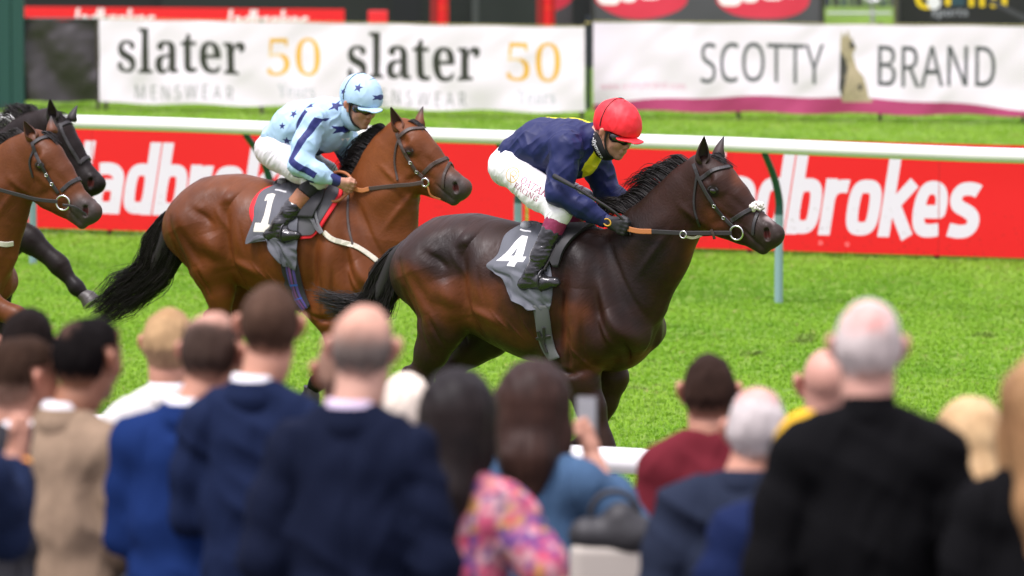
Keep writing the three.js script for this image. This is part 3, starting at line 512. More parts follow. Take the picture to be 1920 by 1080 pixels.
function makeHorse(spec) {
  const { F, coat } = spec, un = (px, py, Z = 0) => F.un(px, py, Z), f = new Field();
  const root = F.place(thing('race_horse', spec.label, 'horse', 'race horses'));
  const P = un(...spec.poll), Lp = un(...spec.lip), H = headMap(P, Lp), Q = H(0.05, -0.11);
  f.chain(TRUNK, 0.10);
  f.ball(U4(1158, 632), 0.165, 0.14, 1.15);                                     // breast
  for (const s of [-1, 1]) {
    f.chain([[V(U4(830, 500).x, U4(830, 505).y, s * 0.13), 0.20], [V(U4(852, 585).x, U4(852, 585).y, s * 0.15), 0.13]], 0.10);     // quarters
    f.chain([[V(U4(1090, 470).x, U4(1090, 475).y, s * 0.12), 0.12], [V(U4(1160, 625).x, U4(1160, 625).y, s * 0.15), 0.115], [V(U4(1082, 660).x, U4(1082, 660).y, s * 0.15), 0.11]], 0.09);  // shoulder and upper arm
  }
  const mid = spec.neckMid ? un(...spec.neckMid) : NECK0.clone().lerp(Q, 0.5);
  f.chain([[NECK0, 0.285, 0.60], [NECK0.clone().lerp(mid, 0.62), 0.225, 0.56], [mid.clone().lerp(Q, 0.25), 0.168, 0.54], [mid.clone().lerp(Q, 0.72), 0.135, 0.54], [Q, 0.100, 0.62]], 0.08);
  const crest0 = U4(1105, 432);
  addHead(f, H);
  for (const [a, b, r, h] of STROKES) f.stroke(a, b, r, h);
  // legs
  const legs = spec.legs.map((l) => l.map(([px, py, Z, r]) => [l.local ? px : un(px, py, Z), r]));
  for (const l of legs) { f.chain(l.slice(0, -1).map(([p, r]) => [p, r, 0.86]), 0.045); }
  if (spec.hocks) for (const [px, py, Z, qx, qy] of spec.hocks) f.bone(un(qx, qy, Z), 0.05, un(px, py, Z), 0.030, 0.05);
  // coat
  const black = coat.points, legP = legs.map((l) => l.map(([p]) => p));
  const headFrom = H(0.44, -0.08);
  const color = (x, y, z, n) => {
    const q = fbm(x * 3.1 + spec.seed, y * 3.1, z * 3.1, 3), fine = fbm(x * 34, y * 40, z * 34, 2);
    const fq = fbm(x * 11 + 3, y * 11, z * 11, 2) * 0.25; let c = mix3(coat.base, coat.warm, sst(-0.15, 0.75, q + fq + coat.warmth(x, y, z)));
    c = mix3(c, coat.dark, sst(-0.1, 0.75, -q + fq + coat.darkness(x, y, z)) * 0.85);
    // dark points: lower legs, muzzle, ear rims, the skin round the eye
    let lowleg = 0; for (const l of legP) { const k = l[l.length - 4] ?? l[1], e = l[l.length - 1]; const d = k.clone().sub(e), t = ((x - e.x) * d.x + (y - e.y) * d.y) / (d.x * d.x + d.y * d.y), dist = Math.hypot(x - e.x - d.x * t, y - e.y - d.y * t); if (Math.abs(z - k.z) < 0.13 && dist < 0.2) lowleg = Math.max(lowleg, sst(spec.legFade?.[0] ?? 1.75, spec.legFade?.[1] ?? 0.95, t + q * 0.25)); }
    c = mix3(c, black, lowleg);
    const dm = Math.hypot(x - H(0.57, -0.06).x, y - H(0.57, -0.06).y); c = mix3(c, coat.muzzle, sst(0.16, 0.055, dm + q * 0.03));
    for (const s of crossBoth) { const e = H(0.18, -0.098, s * 0.09), de = Math.hypot(x - e.x, y - e.y, z - e.z); c = mix3(c, black, sst(0.05, 0.022, de) * 0.85); const no = H(0.570, -0.034, s * 0.050), dn = Math.hypot(x - no.x, y - no.y, z - no.z); c = mix3(c, [0.075, 0.016, 0.014], sst(0.026, 0.018, dn)); }
    if (coat.mark) c = coat.mark(c, H, x, y, z, q);
    const m = 1 + 0.10 * fine + 0.05 * q; return [c[0] * m, c[1] * m, c[2] * m];
  };
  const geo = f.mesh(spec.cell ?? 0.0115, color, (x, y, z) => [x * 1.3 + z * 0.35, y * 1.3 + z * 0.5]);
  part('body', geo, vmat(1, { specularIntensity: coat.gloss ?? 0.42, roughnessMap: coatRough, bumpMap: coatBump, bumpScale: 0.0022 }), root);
  // hooves
  for (const l of legs) {
    const [e] = l[l.length - 1], [d] = l[l.length - 2], ax = e.clone().sub(d).normalize();
    const g = new THREE.CylinderGeometry(0.046, 0.064, 0.085, 22, 3); g.translate(0, -0.02, 0); const G = g.attributes.position; for (let i = 0; i < G.count; i++) G.setX(i, G.getX(i) + (G.getY(i) < 0 ? 0.012 : -0.004));
    g.applyQuaternion(new THREE.Quaternion().setFromUnitVectors(V(0, -1, 0), ax.clone().lerp(V(0, -1, 0), spec.flatHoof ?? 0.5).normalize())); g.translate(e.x, e.y, e.z); g.computeVertexNormals();
    const hf = part('hoof', g, mat(0.045, 0.038, 0.032, 0.45), root);
    const sh = new THREE.TorusGeometry(0.056, 0.007, 6, 22, Math.PI * 1.6); sh.rotateX(Math.PI / 2).rotateY(Math.PI * 0.8).translate(0.01, -0.062, 0); sh.applyQuaternion(new THREE.Quaternion().setFromUnitVectors(V(0, -1, 0), ax.clone().lerp(V(0, -1, 0), spec.flatHoof ?? 0.5).normalize())); sh.translate(e.x, e.y, e.z);
    part('horseshoe', sh, mat(0.6, 0.6, 0.6, 0.3, { metalness: 0.9 }), hf);
  }
  // eyes and ears
  for (const s of crossBoth) {
    const e = H(0.180, -0.098, s * 0.083); part('eye', new THREE.SphereGeometry(0.0235, 20, 14).scale(1.15, 0.9, 0.9).translate(e.x, e.y, e.z), mat(0.008, 0.005, 0.004, 0.06, { clearcoat: 1 }), root);
    const lid = new THREE.TorusGeometry(0.023, 0.006, 8, 20, Math.PI).scale(1.15, 0.85, 1).rotateY(s > 0 ? 0 : Math.PI).translate(e.x, e.y + 0.003, e.z + s * 0.011); part('eyelid', lid, mat(...coat.points.map((v) => v * 1.3), 0.5), root);
  }
  spec.ears.forEach(([bx, by, tx, ty], i) => {
    const s = i ? -1 : 1, b = un(bx, by, s * 0.062), t = un(tx, ty, s * 0.085), g = earGeo(b, t, V(spec.earOpen ?? 0.75, -0.1, s * 0.75), 0.046), inner = g.userData.inner, c = [];
    const p = g.attributes.position; for (let k = 0; k < p.count; k++) { const h = clamp((p.getY(k) - b.y) / (t.y - b.y), 0, 1), q = inner[k] ? mix3(coat.dark, [0.05, 0.03, 0.025], 0.5) : mix3(coat.base, black, sst(0.45, 0.95, h)); c.push(...q); }
    g.setAttribute('color', new THREE.Float32BufferAttribute(c, 3)); part('ear', g, vmat(0.6), root);
  });
  return { root, f, H, un, Q, crest0, mid, spec };
}
// points on the horse where view rays through given picture points meet it
function onHorse(h, pts, lift = 0.004, n) {
  const q = [], N = [];
  const list = n ? (() => { const c = new THREE.CatmullRomCurve3(pts.map(([x, y]) => V(x, y, 0)), false, 'centripetal'); return Array.from({ length: n + 1 }, (_, i) => { const p = c.getPoint(i / n); return [p.x, p.y]; }); })() : pts;
  for (const [px, py] of list) { const [o, d] = h.spec.F.ray(px, py), p = h.f.march(o, d); if (!p) continue; const g = h.f.grad(p.x, p.y, p.z); q.push(p.add(g.clone().multiplyScalar(lift))); N.push(g); }
  return [q, N];
}
const mirrorZ = (g) => { const m = g.clone(); m.scale(1, 1, -1); const p = m.index; if (p) for (let i = 0; i < p.count; i += 3) { const a = p.getX(i); p.setX(i, p.getX(i + 1)); p.setX(i + 1, a); } m.computeVertexNormals(); return m; };
function bridleStrap(h, name, pts, width, m, parent, both = true, n = 12, lift = 0.002, thick = 0.006) {
  const [q, N] = onHorse(h, pts, lift, n); if (q.length < 2) return null;
  const g = strap(q, N, width, thick); const P = part(name, g, m, parent); if (both) part(name, mirrorZ(g), m, parent); return P;
}
// a piece of cloth lying on the flank: left and right edges from top to bottom
function cloth(h, left, right, nu, nv, lift, thick, flutter) {
  const cl = new THREE.CatmullRomCurve3(left.map(([x, y]) => V(x, y, 0)), false, 'centripetal'), cr = new THREE.CatmullRomCurve3(right.map(([x, y]) => V(x, y, 0)), false, 'centripetal');
  const P = [], N = [], M = (nu + 1) * (nv + 1); let last = null, lastN = V(0, 0, 1);
  for (let j = 0; j <= nv; j++) for (let i = 0; i <= nu; i++) {
    const a = cl.getPoint(j / nv), b = cr.getPoint(j / nv), x = lerp(a.x, b.x, i / nu), y = lerp(a.y, b.y, i / nu), [o, d] = h.spec.F.ray(x, y);
    let p = h.f.march(o, d), n; if (p) { n = h.f.grad(p.x, p.y, p.z); n.z = Math.max(n.z, 0.15); n.normalize(); } else { p = h.spec.F.un(x, y, last ? last.z : 0.25); n = lastN; }
    last = p; lastN = n; p = p.clone().add(n.clone().multiplyScalar(lift + (flutter ? flutter(i / nu, j / nv) : 0))); P.push(p); N.push(n);
  }
  const pos = [], uv = [], idx = [];
  for (const s of [thick, 0]) for (let k = 0; k < M; k++) { const p = P[k].clone().add(N[k].clone().multiplyScalar(s)); pos.push(p.x, p.y, p.z); uv.push((k % (nu + 1)) / nu, 1 - Math.floor(k / (nu + 1)) / nv); }
  for (let j = 0; j < nv; j++) for (let i = 0; i < nu; i++) { const a = j * (nu + 1) + i, b = a + 1, c = a + nu + 1, d = c + 1; idx.push(a, c, b, b, c, d, a + M, b + M, c + M, b + M, d + M, c + M); }
  const edge = (a, b) => idx.push(a, b, a + M, b, b + M, a + M);
  for (let i = 0; i < nu; i++) { edge(i, i + 1); edge(nv * (nu + 1) + i + 1, nv * (nu + 1) + i); } for (let j = 0; j < nv; j++) { edge((j + 1) * (nu + 1), j * (nu + 1)); edge(j * (nu + 1) + nu, (j + 1) * (nu + 1) + nu); }
  const g = new THREE.BufferGeometry(); g.setAttribute('position', new THREE.Float32BufferAttribute(pos, 3)); g.setAttribute('uv', new THREE.Float32BufferAttribute(uv, 2)); g.setIndex(idx); g.computeVertexNormals(); return g;
}
const leg = (pts) => pts;
const STD = { fore: (Z) => [V(-0.02, 1.02, Z), V(0.02, 0.95, Z)] };

// --- the leading horse, dark bay, number four
const darkBay = { base: [0.025, 0.0092, 0.0052], warm: [0.115, 0.033, 0.0110], dark: [0.0075, 0.0048, 0.0040], points: [0.008, 0.0065, 0.006], muzzle: [0.030, 0.020, 0.016], rough: 0.47,
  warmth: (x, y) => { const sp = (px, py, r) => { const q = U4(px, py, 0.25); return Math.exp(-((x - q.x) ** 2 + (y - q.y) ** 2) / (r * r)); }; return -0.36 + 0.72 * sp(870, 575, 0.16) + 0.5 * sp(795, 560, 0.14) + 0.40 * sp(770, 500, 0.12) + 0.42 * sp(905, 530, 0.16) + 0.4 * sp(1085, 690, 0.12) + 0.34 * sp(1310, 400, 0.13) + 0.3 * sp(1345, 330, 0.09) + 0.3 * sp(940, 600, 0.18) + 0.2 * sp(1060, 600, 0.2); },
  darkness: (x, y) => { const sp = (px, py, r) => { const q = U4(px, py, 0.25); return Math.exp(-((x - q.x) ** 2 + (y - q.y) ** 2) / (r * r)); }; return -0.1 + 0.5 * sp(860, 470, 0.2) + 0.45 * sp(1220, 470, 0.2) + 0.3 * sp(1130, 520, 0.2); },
  mark: (c, H, x, y, z, q) => { const a = H(0.47, 0.0), b = H(0.60, -0.005), dx = b.x - a.x, dy = b.y - a.y, t = clamp(((x - a.x) * dx + (y - a.y) * dy) / (dx * dx + dy * dy), 0, 1), d = Math.hypot(x - a.x - dx * t, y - a.y - dy * t, (z - 0.006) * 0.8); return mix3(c, [0.42, 0.34, 0.32], sst(0.031, 0.013, d + q * 0.012) * sst(0, 0.2, t)); } };
const H4 = makeHorse({
  F: F4, seed: 1, label: 'dark bay racehorse leading, wearing number 4 and a white fluffy noseband', coat: darkBay, poll: [1334, 289], lip: [1462, 440], cell: 0.0078,
  ears: [[1317, 306, 1318, 253], [1346, 298, 1352, 254]],
  legs: [
    [[1092, 660, 0.15, 0.118], [1086, 706, 0.155, 0.112], [1108, 764, 0.150, 0.080], [1129, 826, 0.145, 0.055], [1134, 846, 0.145, 0.056], [1141, 880, 0.145, 0.036], [1158, 950, 0.145, 0.034], [1166, 975, 0.145, 0.042], [1180, 1000, 0.145, 0.036], [1188, 1010, 0.145, 0.03]],
    [[1130, 660, -0.15, 0.12], [1142, 706, -0.155, 0.105], [1130, 752, -0.150, 0.080], [1112, 806, -0.145, 0.056], [1108, 822, -0.145, 0.056], [1085, 838, -0.145, 0.036], [1030, 850, -0.145, 0.034], [1012, 850, -0.145, 0.042], [1000, 868, -0.145, 0.036], [992, 880, -0.145, 0.03]],
    [[838, 560, 0.15, 0.180], [828, 615, 0.155, 0.128], [810, 658, 0.145, 0.094], [788, 706, 0.135, 0.064], [786, 724, 0.135, 0.056], [792, 770, 0.135, 0.040], [808, 870, 0.135, 0.037], [813, 892, 0.135, 0.045], [828, 935, 0.135, 0.037], [836, 955, 0.135, 0.03]],
    [[905, 590, -0.15, 0.160], [915, 628, -0.155, 0.125], [885, 652, -0.145, 0.098], [846, 688, -0.135, 0.066], [838, 704, -0.135, 0.056], [838, 750, -0.135, 0.040], [846, 850, -0.135, 0.037], [850, 880, -0.135, 0.045], [868, 925, -0.135, 0.037], [876, 945, -0.135, 0.03]],
  ],
  hocks: [[763, 697, 0.135, 790, 712], [812, 684, -0.135, 846, 698]],
});
// --- the second horse, bright bay, number one
const U1 = (px, py, Z = 0) => F1.un(px, py, Z), spot = (U) => (x, y, px, py, r) => { const q = U(px, py, 0.25); return Math.exp(-((x - q.x) ** 2 + (y - q.y) ** 2) / (r * r)); };
const sp1 = spot(U1);
const brightBay = { base: [0.128, 0.036, 0.0080], warm: [0.175, 0.052, 0.0120], dark: [0.062, 0.017, 0.0048], points: [0.011, 0.008, 0.007], muzzle: [0.050, 0.040, 0.036], rough: 0.5,
  warmth: (x, y) => -0.3 + 0.5 * sp1(x, y, 700, 300, 0.3) + 0.3 * sp1(x, y, 470, 360, 0.2), darkness: () => -0.12 };
const H1 = makeHorse({
  F: F1, seed: 5, label: 'bright bay racehorse in second place, wearing number 1 and a red edged pad', coat: brightBay, poll: [765, 226], lip: [876, 352], neckMid: [722, 330], cell: 0.008,
  ears: [[751, 246, 731, 200], [786, 240, 788, 198]], legFade: [1.2, 0.6],
  legs: [
    [[622, 555, 0.15, 0.118], [618, 585, 0.155, 0.112], [636, 634, 0.150, 0.080], [662, 690, 0.145, 0.055], [668, 708, 0.145, 0.056], [676, 740, 0.145, 0.036], [694, 800, 0.145, 0.034], [702, 824, 0.145, 0.042], [712, 846, 0.145, 0.036], [718, 856, 0.145, 0.03]],
    [[655, 555, -0.15, 0.118], [660, 590, -0.155, 0.105], [652, 630, -0.150, 0.080], [638, 680, -0.145, 0.056], [634, 694, -0.145, 0.056], [622, 706, -0.145, 0.036], [600, 716, -0.145, 0.034], [594, 718, -0.145, 0.040], [588, 726, -0.145, 0.036], [582, 734, -0.145, 0.03]],
    [[408, 455, 0.15, 0.175], [402, 500, 0.155, 0.132], [412, 548, 0.145, 0.086], [414, 598, 0.135, 0.062], [411, 616, 0.135, 0.056], [409, 660, 0.135, 0.040], [404, 745, 0.135, 0.037], [404, 765, 0.135, 0.045], [414, 796, 0.135, 0.037], [420, 812, 0.135, 0.03]],
    [[462, 500, -0.15, 0.150], [468, 530, -0.155, 0.115], [456, 565, -0.145, 0.085], [434, 608, -0.135, 0.062], [430, 622, -0.135, 0.056], [440, 660, -0.135, 0.040], [470, 730, -0.135, 0.037], [478, 748, -0.135, 0.045], [494, 775, -0.135, 0.037], [502, 788, -0.135, 0.03]],
  ],
  hocks: [[390, 592, 0.135, 412, 606], [408, 604, -0.135, 434, 616]],
});
// --- bay horse and near-black horse coming in at the left edge
const bayB = { ...brightBay, base: [0.105, 0.031, 0.0085], warm: [0.150, 0.046, 0.0125], warmth: () => -0.05, darkness: () => -0.15 };
const shift = (F, G, l) => l.map(([px, py, Z, r]) => [...G.un(px, py, Z).toArray(), r]);
const fromLocal = (F, list) => list.map(([px, py, Z, r]) => [px, py, Z, r]);
const hindOf = (F) => [0, 1].map((s) => { const Z = s ? -0.135 : 0.135, dx = s ? 0.22 : 0, o = (X, Y) => { const p = V(X * F.c - Z * F.s, Y, X * F.s + Z * F.c).add(F.o).sub(camera.position), dz = -(p.y * -sinP + p.z * -cosP) ; const depth = -p.y * sinP - p.z * cosP, up = p.y * cosP - p.z * sinP; return [960 + FOCAL * p.x / depth, 540 - FOCAL * up / depth]; };
  return [[-0.86, 1.22, 0.15], [-0.82, 1.05, 0.115], [-0.90, 0.85, 0.09], [-1.02, 0.62, 0.063], [-1.03, 0.56, 0.056], [-1.02, 0.42, 0.04], [-0.98, 0.2, 0.037], [-0.97, 0.15, 0.045], [-0.93, 0.09, 0.037], [-0.92, 0.055, 0.03]].map(([X, Y, r]) => [...o(X + dx, Y), Z, r]); });
const HB = makeHorse({
  F: FB, seed: 9, label: 'bay racehorse at the left edge with a large ring bit', coat: bayB, poll: [80, 246], lip: [183, 398], neckMid: [4, 344], cell: 0.012, ears: [[64, 262, 44, 226], [99, 252, 91, 217]], legFade: [1.0, 0.4],
  legs: [
    [[-62, 560, 0.15, 0.115], [-60, 590, 0.155, 0.105], [-30, 570, 0.150, 0.085], [28, 592, 0.145, 0.056], [36, 600, 0.145, 0.056], [30, 640, 0.145, 0.036], [10, 700, 0.145, 0.034], [4, 716, 0.145, 0.042], [-6, 740, 0.145, 0.036], [-10, 750, 0.145, 0.03]],
    [[-70, 560, -0.15, 0.115], [-66, 600, -0.155, 0.105], [-62, 650, -0.150, 0.08], [-60, 700, -0.145, 0.056], [-60, 716, -0.145, 0.056], [-58, 750, -0.145, 0.036], [-52, 810, -0.145, 0.034], [-50, 826, -0.145, 0.042], [-40, 848, -0.145, 0.036], [-34, 856, -0.145, 0.03]],
    ...hindOf(FB),
  ],
});
const blackK = { base: [0.010, 0.0068, 0.0060], warm: [0.020, 0.0115, 0.0092], dark: [0.006, 0.0046, 0.0042], points: [0.010, 0.008, 0.0075], muzzle: [0.012, 0.009, 0.008], gloss: 0.28, rough: 0.47, warmth: () => -0.1, darkness: () => -0.1 };
const HK = makeHorse({
  F: FK, seed: 13, label: 'near-black racehorse behind the bay at the left edge, foreleg stretched forward', coat: blackK, poll: [105, 210], lip: [190, 346], neckMid: [40, 280], cell: 0.012, ears: [[100, 226, 92, 184], [134, 228, 141, 196]], flatHoof: 0.15,
  legs: [
    [[-20, 440, 0.15, 0.12], [10, 424, 0.155, 0.112], [56, 450, 0.150, 0.082], [106, 492, 0.145, 0.056], [114, 501, 0.145, 0.056], [124, 515, 0.145, 0.038], [138, 532, 0.145, 0.035], [144, 540, 0.145, 0.043], [154, 549, 0.145, 0.037], [160, 556, 0.145, 0.03]],
    [[-10, 450, -0.15, 0.115], [-6, 500, -0.155, 0.105], [0, 540, -0.150, 0.08], [4, 590, -0.145, 0.056], [4, 606, -0.145, 0.056], [-4, 640, -0.145, 0.036], [-20, 700, -0.145, 0.034], [-24, 716, -0.145, 0.042], [-18, 738, -0.145, 0.036], [-14, 748, -0.145, 0.03]],
    ...hindOf(FK),
  ],
});
// ------------------------------------------------------------------ manes, tails, tack
const hairMat = vmat(0.45, { specularIntensity: 0.6 }), leatherBlack = mat(0.018, 0.016, 0.016, 0.5), leatherBrown = mat(0.045, 0.028, 0.02, 0.5), tan = mat(0.42, 0.15, 0.045, 0.55), steel = mat(0.75, 0.75, 0.74, 0.22, { metalness: 1 }), redPad = smat('#d31b26', 0.75);
const hairTone = (w) => () => { const k = rr(0.5, 1.5); return [w[0] * k, w[1] * k, w[2] * k]; };
function mane(h, { from = 0.22, to = 1, n = 260, len = [0.14, 0.26], back = 1, lift = 0.35, drop = 0.3, side = -1, tone = [0.010, 0.0075, 0.0065] }) {
  const { f, mid, Q } = h, line = new THREE.CatmullRomCurve3([NECK0.clone().add(V(-0.12, 0.1, 0)), NECK0.clone().lerp(mid, 0.6), mid, Q]), up = (t) => { const T = line.getTangent(t); return V(-T.y, T.x, 0); };
  const crest = (t) => { const c = line.getPoint(t), u = up(t); let r = 0.02; while (f.eval(c.x + u.x * r, c.y + u.y * r, 0) < 0 && r < 0.5) r += 0.004; return [c.add(u.clone().multiplyScalar(r - 0.006)), u]; };
  const g = strands(n, () => {
    const t = lerp(from, to, rnd()), [p, u] = crest(t), L = rr(...len) * (0.7 + 0.3 * Math.sin(t * 3)), z = rr(-0.018, 0.018), clump = fbm(t * 14, 3, 7, 2), w = clump + rr(-0.35, 0.35);
    const d = V(-back * (0.75 + 0.3 * w), lift * (0.8 + 0.8 * w), side * rr(0.05, 0.4));
    const wv = () => V(rr(-0.022, 0.022), rr(-0.022, 0.022), rr(-0.02, 0.02)), p0 = p.clone().add(V(0, 0, z)), p1 = p0.clone().add(u.clone().multiplyScalar(0.035)).add(d.clone().multiplyScalar(L * 0.25)), p2 = p1.clone().add(d.clone().multiplyScalar(L * 0.35)).add(V(0, -drop * L * 0.25, 0)), p3 = p2.clone().add(d.clone().multiplyScalar(L * 0.4)).add(V(rr(-0.03, 0.03), -drop * L * 0.6 + rr(-0.03, 0.03), rr(-0.03, 0.03)));
    p1.add(wv().multiplyScalar(0.4)); p2.add(wv()); p3.add(wv()).add(wv()); return [[p0, p1, p2, p3], rr(0.0014, 0.0036)];
  }, hairTone(tone));
  part('mane', g, hairMat, h.root);
  const fore = strands(40, () => { const b = h.H(rr(0.0, 0.03), rr(-0.02, 0.005), rr(-0.03, 0.03)), e = h.H(rr(0.05, 0.16), rr(0.015, 0.05), rr(-0.05, 0.03)); return [[b, b.clone().lerp(e, 0.5).add(V(-0.01, 0.02, 0)), e], rr(0.003, 0.005)]; }, hairTone(tone));
  part('forelock', fore, hairMat, h.root);
}
function tail(h, A, B, n, wisps, tone = [0.009, 0.007, 0.0065]) {
  const un = h.un, ca = A.map(([x, y]) => un(x, y)), cb = B.map(([x, y]) => un(x, y));
  const core = ca.map((p, i) => p.clone().lerp(cb[i], 0.5)).slice(0, Math.ceil(A.length * 0.66)), cr = smooth(core, 12);
  const T = part('tail', strands(n, (i) => {
    const v = rnd(), w = i < wisps, end = w ? A.length : A.length - (rnd() < 0.5 ? 1 : 0) - (rnd() < 0.3 ? 1 : 0), pts = [];
    for (let k = 0; k < end; k++) { const q = k / (A.length - 1), j = w ? 0.055 * q : 0.03 * q; pts.push(ca[k].clone().lerp(cb[k], clamp(v + rr(-0.12, 0.12) * q, -0.1, 1.1)).add(V(rr(-j, j), rr(-j, j), (v - 0.5) * 0.02 + rr(-0.07, 0.07) * (0.35 + q * 0.6)))); }
    return [pts, w ? rr(0.0010, 0.0018) : rr(0.0022, 0.0050)];
  }, hairTone(tone)), hairMat, h.root);
  part('dock', tube(cr, cr.map((_, i) => lerp(0.048, 0.045, i / 12) * (i > 9 ? 1 - (i - 9) * 0.2 : 1)), 10), mat(...tone, 0.6), T);
}
mane(H4, { from: 0.30, n: 1000, len: [0.16, 0.36], lift: 0.30, drop: 0.55 });
mane(H1, { from: 0.35, n: 820, len: [0.18, 0.32], lift: 0.1, drop: 0.9, side: -1 });
mane(HB, { from: 0.35, n: 420, len: [0.16, 0.26], lift: 0.12, drop: 0.6 });
mane(HK, { from: 0.35, n: 420, len: [0.16, 0.26], lift: 0.35, drop: 0.4 });
tail(H4, [[778, 446], [732, 468], [697, 508], [680, 555], [640, 556], [588, 545]], [[776, 462], [754, 496], [745, 550], [726, 592], [700, 606], [640, 602]], 760, 200);
tail(H1, [[351, 377], [303, 404], [270, 448], [258, 492], [212, 520], [178, 560]], [[348, 396], [338, 445], [336, 492], [304, 540], [244, 584], [188, 614]], 880, 240);
{ const rt = (h) => { const F = h.spec.F; }; }

function bridle(h, name, S, m, ringPx, ringR) {
  const B = part(name, bridleGeo(h, S.cheek, 0.020), m, h.root); part('cheekpiece', mirrorZ(B.geometry), m, B);
  for (const [k, w] of [['brow', 0.022], ['nose', 0.024], ['drop', 0.018], ['throat', 0.012]]) if (S[k]) { const g = bridleGeo(h, S[k], w); part({ brow: 'browband', nose: 'noseband', drop: 'lower_noseband', throat: 'throat_lash' }[k], g, m, B); part({ brow: 'browband', nose: 'noseband', drop: 'lower_noseband', throat: 'throat_lash' }[k], mirrorZ(g), m, B); }
  const [q, N] = ringPx ? onHorse(h, [ringPx], 0.016) : [[], []];
  if (q[0]) for (const s of [1, -1]) { const g = new THREE.TorusGeometry(ringR, 0.0055, 10, 34); const ax = N[0].clone(); ax.y *= 0.3; ax.normalize(); g.applyQuaternion(new THREE.Quaternion().setFromUnitVectors(V(0, 0, 1), ax)); g.translate(q[0].x, q[0].y, q[0].z); part('bit_ring', s > 0 ? g : mirrorZ(g), steel, B); }
  // buckles where cheekpiece and noseband cross
  const [bq, bn] = onHorse(h, !ringPx ? [] : [S.cheek[S.cheek.length - 2], S.cheek[S.cheek.length - 3]].filter(Boolean), 0.010);
  bq.forEach((p, i) => { const g = new THREE.TorusGeometry(0.011, 0.003, 6, 4).rotateZ(0.6); g.applyQuaternion(new THREE.Quaternion().setFromUnitVectors(V(0, 0, 1), bn[i])); g.translate(p.x, p.y, p.z); part('buckle', g, steel, B); });
  return [B, q[0]];
}
function bridleGeo(h, pts, w) { const [q, N] = onHorse(h, pts, 0.001, 14); return strap(q, N, w, 0.008); }
const rein = (h, pts, w, t, m, name, parent) => { // a flat strap hanging free: points are [px, py, Z]
  const q = smooth(pts.map(([x, y, z]) => h.un(x, y, z)), 16), N = q.map((p, i) => { const T = q[Math.min(16, i + 1)].clone().sub(q[Math.max(0, i - 1)]).normalize(); return V(0, 0, 1).sub(T.clone().multiplyScalar(T.z)).normalize(); });
  return part(name, strap(q, N, w, t), m, parent);
};
function fuzz(center, N, r, n, parent, name, m) { // woolly roll made of curls
  const L = []; for (let i = 0; i < n; i++) { const a = rr(0, 6.28), b = Math.acos(rr(-1, 1)), p = V(Math.cos(a) * Math.sin(b), Math.cos(b), Math.sin(a) * Math.sin(b)); const g = new THREE.IcosahedronGeometry(r * rr(0.28, 0.42), 1); g.translate(center.x + p.x * r * 1.0, center.y + p.y * r * 0.75, center.z + p.z * r * 1.9); L.push(g); } return part(name, mergeGeometries(L), m, parent);
}
